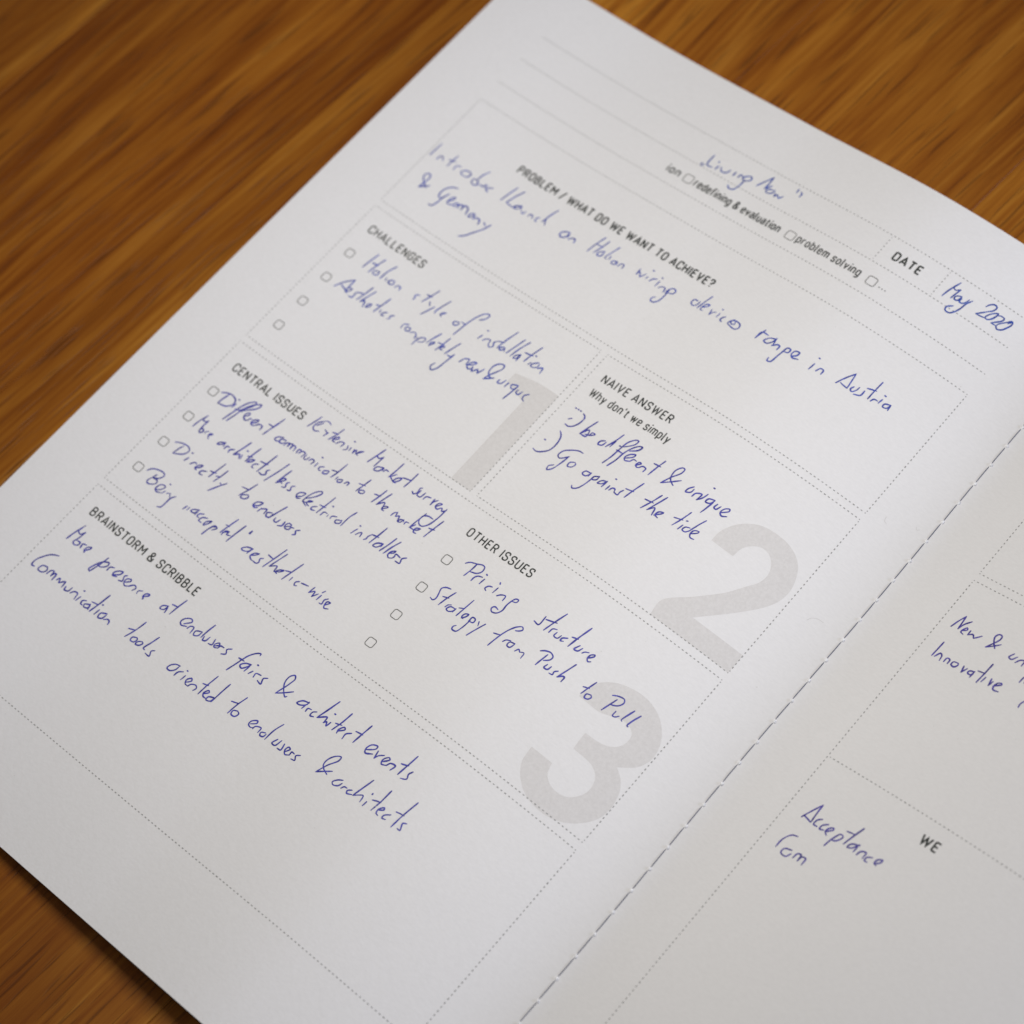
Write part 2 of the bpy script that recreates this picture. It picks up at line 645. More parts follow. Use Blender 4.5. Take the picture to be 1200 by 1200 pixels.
# --- tick boxes
def fillet(pts, r, closed=False, seg=5):
    n = len(pts)
    out = []
    for i in range(n):
        c = Vector(pts[i])
        if not closed and i in (0, n - 1):
            out.append(tuple(c))
            continue
        a, b = Vector(pts[i - 1]), Vector(pts[(i + 1) % n])
        da, db = a - c, b - c
        la, lb = da.length, db.length
        if la < 1e-6 or lb < 1e-6:
            continue
        da /= la
        db /= lb
        cosang = max(-1, min(1, da.dot(db)))
        th = math.acos(cosang)
        if th > 3.1 or r <= 0:
            out.append(tuple(c))
            continue
        d = min(r / math.tan(th / 2), la * .5, lb * .5)
        rr = d * math.tan(th / 2)
        bis = (da + db).normalized()
        cen = c + bis * (rr / math.sin(th / 2))
        s, e = c + da * d, c + db * d
        a0 = math.atan2(s.y - cen.y, s.x - cen.x)
        a1 = math.atan2(e.y - cen.y, e.x - cen.x)
        while a1 - a0 > math.pi:
            a1 -= 2 * math.pi
        while a1 - a0 < -math.pi:
            a1 += 2 * math.pi
        for k in range(seg + 1):
            t = a0 + (a1 - a0) * k / seg
            out.append((cen.x + rr * math.cos(t), cen.y + rr * math.sin(t)))
    return out


def checkbox(u, v, page=left_page, s=2.15):
    k = Ink(0.018)
    h = s / 2
    k.ribbon(fillet([(u - h, v - h), (u + h, v - h), (u + h, v + h), (u - h, v + h)], 0.55, True), 0.20, closed=True)
    k.build("checkbox", M_BOX, page)


for i in range(4):
    checkbox(22.05, -13.9 - 8.33 * i)
    checkbox(22.10, -61.54 - 8.37 * i)
    checkbox(96.54, -61.86 - 8.38 * i)
for u in (74.79, 105.19, 128.35):
    checkbox(u, 49.5, s=2.35)

# --- narrow sans print, drawn stroke by stroke: cap height 10, x-height 7.1
def g(w, *strokes):
    return (w, strokes)


def S(r, *p):
    return (list(p), r, False)


def O_(r, *p):
    return (list(p), r, True)


GL = {
 'A': g(5.4, S(0, (-.3, 0), (2.7, 10), (5.7, 0)), S(0, (0.8, 2.9), (4.6, 2.9))),
 'B': g(5.0, S(0, (0, 0), (0, 10)), S(2.2, (0, 10), (4.5, 10), (4.5, 5.4), (0, 5.4)), S(2.4, (0, 5.4), (5, 5.4), (5, 0), (0, 0))),
 'C': g(4.9, S(2.4, (4.9, 7.2), (4.9, 10), (0, 10), (0, 0), (4.9, 0), (4.9, 2.8))),
 'D': g(5.0, S(0, (0, 0), (0, 10)), S(2.6, (0, 10), (5, 10), (5, 0), (0, 0))),
 'E': g(4.3, S(0, (4.3, 10), (0, 10)), S(0, (0, 10), (0, 0)), S(0, (0, 0), (4.3, 0)), S(0, (0, 5.1), (3.7, 5.1))),
 'G': g(5.0, S(2.4, (4.9, 7.4), (4.9, 10), (0, 10), (0, 0), (5, 0), (5, 4.9)), S(0, (5.2, 4.9), (2.8, 4.9))),
 'H': g(5.1, S(0, (0, 0), (0, 10)), S(0, (5.1, 0), (5.1, 10)), S(0, (0, 5.2), (5.1, 5.2))),
 'I': g(0.0, S(0, (0, 0), (0, 10))),
 'L': g(4.1, S(0, (0, 10), (0, 0)), S(0, (-.6, 0), (4.1, 0))),
 'M': g(6.6, S(0, (0, 0), (0, 10)), S(0, (0.1, 9.6), (3.3, 3.6)), S(0, (3.3, 3.6), (6.5, 9.6)), S(0, (6.6, 0), (6.6, 10))),
 'N': g(5.3, S(0, (0, 0), (0, 10)), S(0, (0.2, 9.6), (5.1, 0.4)), S(0, (5.3, 0), (5.3, 10))),
 'O': g(5.1, O_(2.5, (0, 0), (5.1, 0), (5.1, 10), (0, 10))),
 'P': g(4.9, S(0, (0, 0), (0, 10)), S(2.4, (0, 10), (4.9, 10), (4.9, 4.8), (0, 4.8))),
 'R': g(5.1, S(0, (0, 0), (0, 10)), S(2.3, (0, 10), (4.8, 10), (4.8, 5.0), (0, 5.0)), S(0, (2.7, 5.0), (5.1, 0))),
 'S': g(4.9, S(2.3, (4.7, 7.5), (4.7, 10), (0.1, 10), (0.1, 5.5), (4.9, 4.7), (4.9, 0), (0, 0), (0, 2.6))),
 'T': g(5.0, S(0, (0, 10), (5.0, 10)), S(0, (2.5, 10), (2.5, 0))),
 'U': g(5.1, S(2.5, (0, 10), (0, 0), (5.1, 0), (5.1, 10))),
 'V': g(5.4, S(0, (0, 10), (2.7, 0), (5.4, 10))),
 'W': g(8.4, S(0, (0, 10), (2.1, 0), (4.2, 9.2), (6.3, 0), (8.4, 10))),
 '?': g(4.2, S(2.1, (0, 7.6), (0, 10), (4.2, 10), (4.2, 6.0), (2.1, 5.0), (2.1, 2.9)), S(0, (2.1, 1.1), (2.1, -.2))),
 '/': g(3.4, S(0, (0, -.6), (3.4, 10.6))),
 '&': g(6.2, S(1.7, (6.2, 0), (0.9, 6.6), (0.9, 10), (4.3, 10), (4.3, 6.9), (0, 4.3), (0, 0), (5.2, 0), (6.0, 4.6))),
 'a': g(4.2, S(1.9, (0.4, 6.3), (0.9, 7.1), (4.2, 7.1), (4.2, 0)), S(1.7, (4.2, 4.2), (0, 4.2), (0, 0), (4.2, 0.2))),
 'b': g(4.5, S(0, (0, 0), (0, 10.4)), S(2.1, (0, 7.1), (4.5, 7.1), (4.5, 0), (0, 0))),
 'd': g(4.5, S(2.1, (4.5, 7.1), (0, 7.1), (0, 0), (4.5, 0)), S(0, (4.5, 0), (4.5, 10.4))),
 'e': g(4.5, S(0, (0, 3.7), (4.5, 3.7)), S(2.1, (4.5, 3.7), (4.5, 7.1), (0, 7.1), (0, 0), (4.2, 0), (4.4, 1.6))),
 'f': g(3.1, S(1.6, (1.1, 0), (1.1, 10.4), (3.5, 10.4)), S(0, (-.3, 7.1), (3.1, 7.1))),
 'g': g(4.5, S(2.1, (4.5, 7.1), (0, 7.1), (0, 0), (4.5, 0)), S(1.9, (4.5, 7.1), (4.5, -2.9), (0.4, -2.9))),
 'h': g(4.4, S(0, (0, 0), (0, 10.4)), S(2.0, (0, 4.5), (0, 7.1), (4.4, 7.1), (4.4, 0))),
 'i': g(0.0, S(0, (0, 0), (0, 7.1)), S(0, (0, 9.0), (0, 10.4))),
 'l': g(0.8, S(1.0, (0, 10.4), (0, 0), (1.1, 0))),
 'm': g(7.4, S(0, (0, 0), (0, 7.1)), S(1.7, (0, 4.7), (0, 7.1), (3.7, 7.1), (3.7, 0)), S(1.7, (3.7, 4.7), (3.7, 7.1), (7.4, 7.1), (7.4, 0))),
 'n': g(4.4, S(0, (0, 0), (0, 7.1)), S(2.0, (0, 4.5), (0, 7.1), (4.4, 7.1), (4.4, 0))),
 'o': g(4.5, O_(2.2, (0, 0), (4.5, 0), (4.5, 7.1), (0, 7.1))),
 'p': g(4.5, S(0, (0, 7.1), (0, -2.9)), S(2.1, (0, 7.1), (4.5, 7.1), (4.5, 0), (0, 0))),
 'r': g(2.8, S(0, (0, 0), (0, 7.1)), S(1.9, (0, 4.5), (0, 7.0), (2.9, 7.0))),
 's': g(3.9, S(1.7, (3.7, 5.5), (3.7, 7.1), (0.1, 7.1), (0.1, 3.9), (3.9, 3.3), (3.9, 0), (0, 0), (0, 1.6))),
 't': g(3.0, S(1.4, (1.1, 9.2), (1.1, 0), (3.1, 0)), S(0, (-.3, 7.1), (3.0, 7.1))),
 'u': g(4.4, S(2.0, (0, 7.1), (0, 0), (4.4, 0), (4.4, 2.8)), S(0, (4.4, 0), (4.4, 7.1))),
 'v': g(4.6, S(0, (0, 7.1), (2.3, 0), (4.6, 7.1))),
 'w': g(7.0, S(0, (0, 7.1), (1.8, 0), (3.5, 6.8), (5.2, 0), (7.0, 7.1))),
 'y': g(4.6, S(0, (0, 7.1), (2.4, 0)), S(0, (4.6, 7.1), (1.4, -2.9))),
 "'": g(0.0, S(0, (0, 7.9), (0, 10.4))),
 '.': g(0.0, S(0, (0, -.2), (0, 1.1))),
 ' ': g(3.0),
}


def print_text(text, c0, c1, base, cap, weight, name="printed_heading", page=left_page, gap=3.35):
    """text whose first and last letters are centred on c0 and c1 (mm across the page)"""
    xs, x = [], 0.0
    for ch in text:
        xs.append(x)
        x += GL[ch][0] + (gap if ch != ' ' else gap * 0.30)
    a = xs[0] + GL[text[0]][0] / 2
    b = xs[-1] + GL[text[-1]][0] / 2
    sy = cap / 10.0
    sx = (c1 - c0) / (b - a) if c1 else sy
    k = Ink(0.020)
    for ch, x0 in zip(text, xs):
        for pts, r, closed in GL[ch][1]:
            q = fillet(pts, r, closed) if r else pts
            q = [(c0 + (x0 + px - a) * sx, base + py * sy) for px, py in q]
            k.ribbon(q, weight, closed=closed)
    k.build(name, M_PRINT, page)
    return sx / sy


W0 = 0.34
for args in (
    ("CHALLENGES", 21.82, 38.22, -6.72, 2.1, W0),
    ("CENTRAL ISSUES", 22.09, 43.41, -54.60, 2.1, W0),
    ("BRAINSTORM & SCRIBBLE", 22.16, 55.56, -102.30, 2.1, W0),
    ("OTHER ISSUES", 96.33, 114.14, -54.60, 2.1, 0.33),
    ("NAIVE ANSWER", 95.12, 114.08, -6.57, 2.1, 0.34),
    ("PROBLEM / WHAT DO WE WANT TO ACHIEVE?", 39.62, 98.41, 27.75, 2.1, 0.40),
    ("DATE", 129.0, 135.21, 57.05, 2.15, 0.46),
):
    print("sx/sy", args[0], round(print_text(*args), 2))
print(round(print_text("Why don't we simply", 95.28, 117.07, -10.95, 2.05, 0.31, "printed_caption"), 2))
print(round(print_text("redefining & evaluation", 77.12, 101.58, 48.62, 2.05, 0.36, "printed_caption"), 2))
print(round(print_text("problem solving", 107.60, 124.53, 48.82, 2.05, 0.33, "printed_caption"), 2))
print(round(print_text("ion", 68.6, 71.6, 48.62, 2.05, 0.36, "printed_caption"), 2))
print_text("...", 130.74, 132.35, 49.05, 2.05, 0.30, "printed_caption")
print_text("WE", 217.7, 220.1, -53.1, 2.1, 0.42, page=right_page)

# --- handwriting, every word one object; "u,v u,v ..." strokes in page mm
HAND = """L 24.29,11.18 23.03,11.89 22.01,12.78 21.53,13.87 21.98,14.62 22.76,14.58 23.08,13.79 22.96,12.26 22.62,10.35|22.62,10.35 24.68,12.21
L 30.72,15.61 29.61,15.20 28.53,14.12 28.08,12.75 28.24,11.44 28.95,10.94 29.55,11.71 30.08,13.20|30.08,13.20 29.51,11.35 29.27,9.54 28.70,8.10 27.86,8.00|31.06,11.26 31.77,12.12 32.07,13.24 31.52,13.03 31.17,11.76 31.38,10.89 32.12,10.90|32.12,10.90 32.94,11.42 33.17,12.20 33.95,12.16 33.38,10.93|34.38,11.25 34.28,12.40 35.06,12.56 35.38,11.37|35.38,11.37 35.50,12.89 36.61,12.67 37.14,11.03|38.71,12.57 38.04,11.67 38.14,10.94 38.81,11.42 39.04,12.40 39.58,10.96|39.81,11.33 40.03,11.90 41.14,11.68 41.46,10.49|42.36,11.95 43.35,11.24|44.26,12.28 43.56,10.38 42.20,8.19 40.99,6.24 39.83,5.29
L 18.64,19.00 18.88,23.15|20.88,19.00 20.89,20.04 21.45,20.46 22.31,19.56|24.23,18.99 24.48,22.91|23.46,20.70 25.25,21.19|26.13,19.15 26.02,20.31 27.14,20.93|29.24,19.17 28.13,19.60 28.47,20.47 29.70,20.96 30.59,20.58 30.36,19.58 29.58,19.21|33.03,20.30 31.92,19.90 32.24,18.90 33.46,18.77 33.59,20.09|33.90,23.94 33.05,21.97 33.03,20.30 34.02,19.17|34.36,19.83 35.03,19.49 35.48,20.03 35.42,20.60|36.04,20.64 35.88,19.91 36.43,19.36|37.60,20.74 36.81,20.18 36.36,19.44 37.25,19.05
L 41.32,19.20 42.44,24.41|44.63,24.41 43.63,21.99 42.93,19.45|42.93,19.45 43.93,19.34 45.15,19.19|45.15,19.19 45.39,19.97 46.63,20.84|46.63,20.84 45.50,19.84 45.60,19.30 46.38,19.65 46.74,20.71 47.17,19.79|47.72,19.78 48.05,19.20 48.50,19.51 48.56,20.16|49.84,19.43 50.07,20.20 50.79,20.09 50.95,19.40|52.54,20.69 51.97,20.10 52.06,19.36 52.60,19.37|54.86,24.91 54.14,22.40 53.75,20.12|53.75,20.12 54.00,21.30 54.43,20.38 54.86,19.67
L 61.35,21.50 60.05,20.93 59.53,19.86 60.19,19.31 61.20,19.80 61.46,21.37|61.46,21.37 61.82,20.02|62.31,19.75 62.77,20.46 63.66,20.67 63.97,19.68
L 69.43,25.15 68.69,22.47 68.21,19.69|70.96,24.79 70.45,22.46 69.72,20.19|68.80,22.54 70.67,22.61|71.75,21.96 70.73,20.87 70.82,20.14 71.82,20.42 71.86,21.83|74.08,24.82 73.42,22.68 72.92,20.57 73.58,20.62|73.94,21.65 74.02,20.72|76.12,21.34 75.12,20.87 75.10,20.26 75.97,20.26 76.18,21.27 76.52,20.44|77.07,20.41 77.32,21.36 78.08,21.49 78.27,20.43
L 82.04,22.78 82.08,21.05|82.08,21.05 82.44,22.08 83.27,20.87|83.27,20.87 84.08,22.40|84.73,21.40 84.93,22.07|85.86,21.27 86.29,22.22 87.10,22.69|84.83,24.19 85.04,24.10|88.01,22.61 87.88,20.89|87.88,23.69 88.05,23.61|88.85,20.97 89.42,21.73 90.27,21.73 90.55,20.56|91.09,20.73 91.24,21.80 91.96,22.78 92.87,22.50 92.79,21.56 91.79,21.12|91.49,21.70 91.48,19.84 91.20,18.11 90.41,17.20 89.56,17.20 89.42,17.99 89.93,18.61
L 98.90,23.20 98.00,23.07 97.88,21.96 98.72,21.55 99.40,22.38 99.44,23.36|100.99,26.02 100.42,23.81 99.94,21.50|100.67,22.25 101.67,23.10 101.98,23.75 101.27,23.60 100.79,22.52 100.86,21.61 101.50,21.65|103.16,23.11 103.41,21.56|103.41,21.56 103.81,22.51 104.43,22.99|105.39,23.24 105.27,21.94|105.19,24.40 105.34,24.35|107.08,23.20 106.52,22.45 106.53,21.70 107.11,21.59|109.32,23.72 108.64,22.71 108.50,22.05 109.43,21.71 110.85,21.59 111.45,22.29 111.14,23.22 109.94,23.56 108.97,23.12 109.04,22.41 109.95,22.51 109.73,23.62
L 116.96,25.31 116.24,22.34|116.24,22.34 116.61,24.46 118.28,24.51|120.45,24.73 118.97,24.04 118.31,22.80 119.12,22.56 120.14,23.58 120.46,24.98|120.45,24.73 120.67,23.16|120.60,22.73 121.66,23.70 122.21,23.62 122.22,22.46|123.58,23.04 124.03,24.28 124.83,24.29 124.77,23.32 123.81,23.01|123.80,23.80 123.42,21.44 122.97,19.18 122.21,18.97 122.03,19.86|126.00,23.03 126.91,23.92 126.94,24.77 125.96,24.63 125.65,23.48 126.36,22.82 127.74,23.21
L 131.37,24.49 131.12,22.59|131.31,26.29 131.47,26.22|132.67,23.15 133.19,24.28 133.99,24.28 134.09,23.11
L 138.04,23.36 138.95,25.52 140.28,27.92|140.28,27.92 140.53,26.28 140.85,23.79|140.85,23.79 139.79,23.89 138.86,24.08|141.87,25.03 141.57,24.12 142.09,23.70 142.78,24.60 142.96,25.65|144.36,25.60 144.27,24.17 142.87,23.44|146.21,29.79 146.07,26.95 146.03,24.42|144.46,26.51 146.48,27.18|146.84,24.37 147.19,25.20 148.05,25.34|148.69,26.30 148.49,25.01|148.56,27.42 148.79,27.37|150.87,26.23 149.74,25.68 149.75,24.88 150.61,25.03 151.04,26.27|151.03,26.13 151.19,24.77
L 143.24,55.81 143.48,57.41 143.94,59.04 144.64,61.14|144.42,60.31 144.04,59.28 144.75,58.82 145.64,59.59|145.68,59.54 145.37,58.03 145.09,56.48|146.66,58.19 145.85,57.69 145.79,56.80 146.50,56.79 146.91,57.68 146.88,58.36|147.13,57.85 147.14,56.87 147.85,56.87 148.55,57.84 148.70,58.66|149.42,58.81 148.72,57.27 148.40,55.47 147.81,54.02 147.05,53.14 145.99,53.16 145.69,54.05 146.75,55.16
L 152.58,59.50 152.99,60.39 153.87,61.11 154.62,60.87 154.55,59.83 153.57,58.62 151.84,56.66|151.84,56.66 153.24,56.81 154.02,57.02|154.02,57.02 154.71,57.02 155.46,57.91 155.82,59.19 155.79,59.72 155.14,59.33 154.30,58.23 154.00,57.37 154.02,57.02|156.04,59.36 156.75,59.67 157.57,59.50 157.44,58.70 155.84,56.91|155.87,56.85 157.12,56.89|157.12,56.89 157.74,56.35 158.59,56.77 159.40,58.22 159.70,59.58 159.25,60.05 158.51,59.15 157.30,57.60 157.12,56.89|159.38,59.87 158.84,59.01
L 74.43,55.04 74.52,54.28|74.94,55.05 75.03,54.29|75.59,58.45 75.53,56.78 75.66,55.24|75.66,55.24 76.44,55.14 77.29,55.29|78.37,56.40 78.28,55.21|77.62,57.46 77.78,57.40|79.15,56.51 79.78,55.50|79.78,55.50 80.73,55.60 81.34,56.13 81.60,57.11|83.04,57.24 82.99,56.00|84.32,56.27 84.53,57.30 85.23,57.07|85.42,56.39 85.67,57.37 86.91,58.18 87.43,57.52 86.67,56.53 85.75,56.41|86.19,56.50 86.12,54.64 85.51,52.83 84.30,52.63 83.77,53.29
L 89.52,56.81 90.42,58.68 91.54,60.94|91.54,60.94 91.64,59.07 91.67,57.09|91.67,57.09 92.09,57.85 92.68,58.74|93.45,57.84 92.45,57.39 92.41,56.57 93.40,56.61 94.09,57.45 93.94,58.08|94.63,57.40 94.88,56.44|94.88,56.44 95.28,57.22 96.13,56.57|96.13,56.57 96.78,57.66
L 98.62,61.35 98.68,60.19|99.48,60.89 100.01,60.63 100.01,59.55
L 28.00,-10.04 27.54,-12.39 27.15,-15.01|30.30,-10.13 29.73,-12.36 29.20,-15.23|28.31,-12.62 29.95,-12.40|31.36,-13.54 30.16,-14.04 30.26,-14.76 31.42,-14.62 31.47,-13.46|33.81,-9.94 32.90,-12.60 32.73,-14.84|33.98,-13.79 34.13,-14.56|35.74,-13.29 34.86,-14.14 35.50,-14.65 36.38,-14.20 36.07,-13.25|37.25,-14.55 37.64,-13.76 38.47,-13.87 38.57,-14.58
L 43.63,-12.69 42.74,-13.33 43.17,-14.00 43.05,-14.56|46.72,-9.02 45.95,-11.61 45.21,-13.83|44.96,-11.53 46.44,-11.35|46.92,-12.69 47.56,-13.61|48.77,-13.14 48.08,-14.80 47.33,-16.59|50.92,-9.66 50.11,-12.19 49.74,-14.01 49.95,-14.45|51.21,-13.83 51.79,-13.27 52.11,-12.81 51.44,-13.28 51.28,-13.90 51.80,-14.20
L 56.37,-12.99 55.33,-13.42 55.39,-14.03 56.17,-14.14 56.68,-13.48 56.40,-12.89|57.54,-16.35 57.89,-14.02 58.19,-12.08 58.86,-9.64 59.76,-7.92 60.77,-7.23 61.25,-7.55 60.92,-8.78 59.97,-9.75|56.82,-12.59 58.22,-12.57
L 63.38,-12.47 63.00,-13.86|63.55,-10.79 63.74,-10.83|64.33,-13.55 64.84,-12.76 65.83,-12.42 66.12,-13.52|66.12,-13.52 66.83,-14.11 67.46,-13.46 67.00,-12.48 67.39,-11.78|69.84,-7.07 69.02,-10.23 68.49,-13.26|67.64,-11.61 69.04,-11.16|69.82,-12.05 68.94,-12.87 69.66,-13.23 70.18,-12.23|70.11,-12.15 70.52,-13.07|72.62,-7.75 71.94,-10.38 71.29,-13.05|74.09,-7.61 73.15,-10.40 72.58,-13.16|74.45,-11.44 73.44,-12.56 73.59,-13.18 74.29,-12.62 74.52,-11.52|74.60,-11.98 74.55,-13.38|77.37,-7.08 76.67,-9.91 76.18,-12.52|74.96,-10.44 77.03,-10.09|77.57,-9.72 77.76,-9.76|77.55,-12.51 77.82,-11.69|79.41,-10.80 78.42,-11.70 78.27,-12.44 79.11,-12.50 79.86,-11.77 79.76,-10.98|80.13,-12.09 81.12,-11.41 81.42,-12.90
L 25.28,-22.97 26.49,-20.76 28.31,-18.70|28.31,-18.70 28.29,-20.70 28.39,-22.32|28.28,-22.20 26.38,-21.64|28.44,-22.48 29.21,-21.70 29.33,-21.02 28.45,-21.28 28.44,-22.48 29.10,-22.58|29.96,-22.92 30.84,-22.87 30.85,-21.87 30.85,-21.27 31.29,-20.75|33.18,-17.76 32.71,-20.48 32.21,-22.55|31.18,-20.83 32.76,-20.33|34.48,-18.18 33.80,-20.46 33.23,-22.46|33.23,-22.46 34.00,-21.69 34.70,-23.26|35.45,-22.87 36.07,-21.94 36.01,-21.39 35.42,-21.83 35.28,-22.80|38.70,-17.56 38.16,-20.40 37.69,-22.71|37.06,-20.81 38.31,-20.37|38.91,-21.22 39.01,-21.94|40.62,-20.88 39.89,-21.49 39.83,-22.23 40.53,-22.12|42.52,-20.55 41.85,-21.23 42.17,-21.78 41.66,-22.23
L 47.17,-20.33 46.00,-20.97 46.07,-22.17|48.08,-20.84 46.98,-21.24 47.29,-21.99 48.17,-21.75 48.12,-20.81|48.81,-21.82 49.63,-21.15 50.36,-21.50 50.66,-22.51|50.47,-22.08 51.09,-21.77|51.33,-22.03 51.29,-24.10|51.44,-22.69 51.88,-21.38 52.95,-20.97 53.10,-21.82 51.98,-22.75|55.15,-17.77 54.45,-19.70 53.84,-21.73|54.72,-21.90 55.48,-20.84 55.36,-20.49 54.71,-21.12 54.94,-21.96|57.76,-17.51 57.39,-19.80 56.92,-21.99|56.16,-20.02 57.76,-19.76|57.24,-20.77 58.19,-20.24 58.12,-19.94 57.37,-20.46 57.68,-21.12 58.34,-21.09|60.71,-17.18 59.97,-19.52 59.43,-21.62|60.24,-21.40 61.20,-21.25 61.49,-20.31|61.54,-20.36 61.10,-23.03 60.60,-25.62 59.72,-26.66 58.96,-25.82 59.35,-24.69
L 63.71,-21.22 64.24,-19.78|64.24,-19.78 65.35,-19.31 65.55,-20.80|65.55,-20.80 66.66,-20.24 67.47,-19.12 66.61,-19.29 66.03,-20.89 66.75,-21.46 67.54,-20.78|67.34,-20.33 67.84,-21.56|67.96,-21.48 68.82,-20.33 69.30,-21.19|69.30,-21.19 70.04,-19.31
L 73.45,-20.02 72.60,-20.27 71.49,-19.46 71.22,-17.72 71.95,-16.29 73.17,-15.87 73.55,-16.76 72.90,-18.27 72.00,-19.96 71.54,-21.47|71.54,-21.47 72.71,-20.53 73.46,-19.80|71.49,-19.46 72.12,-20.09 72.83,-20.53
L 74.91,-19.43 74.88,-20.30 75.73,-20.14 76.26,-18.71|77.21,-18.90 77.05,-20.29|79.39,-18.24 78.17,-18.87 78.50,-19.70 79.47,-19.46 79.51,-18.16|79.58,-18.32 79.31,-20.62 78.90,-22.93|80.32,-19.08 80.29,-19.94 81.04,-20.13 81.44,-18.93|83.19,-18.56 82.45,-19.50 82.65,-20.41 83.40,-20.73
L 23.95,-60.55 25.13,-59.84 26.52,-59.54 27.91,-60.02 28.33,-61.03 27.36,-62.54 25.15,-63.15|25.11,-63.10 25.33,-61.60 25.82,-59.70|28.51,-59.48 28.71,-59.49|28.76,-60.71 28.53,-62.02|29.04,-65.63 29.59,-63.31 30.26,-60.52 31.24,-58.45 32.38,-57.51 32.56,-58.28 31.65,-60.04 30.46,-61.51|30.04,-65.32 30.66,-62.88 31.22,-60.36 32.52,-58.24 33.86,-57.31 33.80,-58.41 32.18,-60.21 31.00,-61.29|29.60,-61.78 31.42,-61.35|32.59,-61.99 33.35,-61.03 33.24,-60.54 32.60,-61.03 32.59,-61.99 33.33,-62.56 34.08,-62.19|34.08,-62.19 34.15,-61.49 34.62,-61.51|35.14,-62.33 36.12,-61.22 36.12,-60.65 35.15,-61.38 35.14,-62.33 35.89,-62.53 36.42,-62.12|36.42,-62.12 36.97,-61.34 37.93,-61.37 37.98,-62.39|40.88,-56.73 40.19,-59.69 39.46,-62.79|38.76,-59.92 40.27,-59.89
L 44.09,-60.49 42.73,-61.19 42.57,-61.98 43.25,-62.12 43.92,-61.74|44.98,-60.65 43.84,-61.19 44.00,-61.94 45.03,-61.67 45.15,-60.83|45.50,-61.96 45.62,-61.12 46.22,-60.79 46.35,-61.70|46.35,-61.70 46.59,-60.60 47.23,-60.58 47.32,-61.75|47.32,-61.75 47.23,-60.69 48.08,-60.63 48.28,-61.79|49.24,-61.65 49.15,-60.59 49.80,-60.57 49.78,-61.44|49.78,-61.44 50.18,-60.52 51.08,-60.50 50.88,-61.83|51.61,-60.60 51.59,-61.61 52.23,-61.71 52.61,-60.69|53.05,-61.41 53.43,-60.66 54.21,-60.83 54.04,-61.88|55.24,-60.64 55.19,-61.86|55.02,-58.95 55.19,-58.98|57.16,-60.56 56.30,-61.18 56.56,-61.84 57.11,-61.77|58.76,-60.70 57.78,-61.40 57.94,-61.95 58.89,-61.53 58.97,-60.74|61.12,-56.88 60.81,-59.37 60.28,-61.62|59.24,-60.08 60.76,-59.66|61.62,-60.66 61.52,-61.43|62.93,-60.54 62.08,-61.15 62.35,-61.66 63.13,-61.19 63.08,-60.56|63.99,-61.02 64.32,-60.29 64.85,-60.33 64.83,-61.13
L 47.51,-51.11 47.05,-52.95 46.43,-55.02|49.01,-51.53 47.91,-52.70 47.67,-54.19 48.45,-54.82 49.60,-54.37|48.11,-53.49 49.04,-52.14|49.12,-51.26 49.88,-51.09 50.73,-51.41|50.54,-53.16 51.69,-53.68|51.65,-53.33 51.26,-54.67|54.10,-50.48 53.64,-52.62 52.88,-54.64|52.44,-52.64 53.94,-52.28|53.86,-53.93 54.86,-53.04 54.61,-52.68 53.82,-53.46 53.87,-54.26 54.62,-54.31|55.10,-54.38 55.75,-53.33 56.69,-53.24 56.54,-54.39|57.85,-53.17 58.19,-53.97 57.62,-54.67|58.81,-53.11 58.84,-54.01|58.30,-51.42 58.47,-51.47|59.78,-52.96 59.99,-54.06|59.99,-54.06 60.26,-52.91 60.72,-53.71|60.72,-53.71 61.51,-52.73 61.89,-52.25 61.05,-52.89 61.03,-53.74 61.44,-53.74
L 64.44,-53.69 65.10,-51.35 65.77,-48.80|65.62,-49.73 65.27,-51.10 66.05,-51.42 66.80,-50.56|66.80,-50.56 66.63,-52.13 66.47,-53.69|68.53,-52.65 67.19,-53.39 67.05,-54.32 68.18,-54.01 68.69,-52.61|68.76,-52.69 68.86,-53.45|69.26,-53.45 69.43,-52.75 70.19,-52.71|71.77,-49.20 71.53,-51.77 71.23,-53.83|72.34,-52.22 71.52,-53.50|71.52,-53.50 73.09,-54.24|73.04,-54.19 73.91,-53.04 74.00,-52.28 73.03,-52.96 72.81,-53.94 73.64,-54.06|76.30,-49.22 76.15,-51.58 75.89,-53.69|74.13,-51.98 76.20,-51.42
L 78.21,-53.39 78.90,-53.72 79.40,-52.96 79.25,-51.72 79.64,-51.36|79.78,-52.08 79.73,-53.42 80.67,-53.49 81.07,-51.98|81.67,-53.50 81.82,-52.59 82.94,-52.16|83.90,-51.92 83.97,-53.65|83.97,-53.65 84.16,-52.55 84.75,-51.69|85.22,-53.30 86.15,-51.94 85.50,-52.09 85.18,-53.12 85.95,-53.58 86.59,-52.73|86.82,-52.68 87.28,-53.32 88.03,-52.51|87.92,-52.25 87.87,-53.49 87.63,-55.68 87.09,-57.67 86.17,-58.81 85.20,-58.75 84.54,-57.88 84.66,-56.72 85.62,-56.04 87.00,-55.99
L 78.46,-60.87 78.65,-59.93 79.24,-59.37|79.24,-59.37 79.47,-60.47|79.47,-60.47 80.20,-59.89 80.55,-60.99|81.67,-60.06 80.96,-60.43 80.78,-61.10 81.41,-60.92 81.68,-59.92|81.75,-60.00 81.94,-60.49|82.45,-60.77 82.41,-60.15 83.18,-59.92|84.85,-55.78 84.38,-58.13 83.97,-60.70|84.72,-59.37 84.05,-60.64|84.05,-60.64 85.32,-60.60|85.32,-60.60 86.11,-60.03 86.28,-59.59 85.47,-59.90 85.29,-60.62 85.62,-61.07 86.26,-60.99|89.35,-54.99 88.78,-57.80 88.28,-60.56|87.76,-58.26 89.23,-57.88
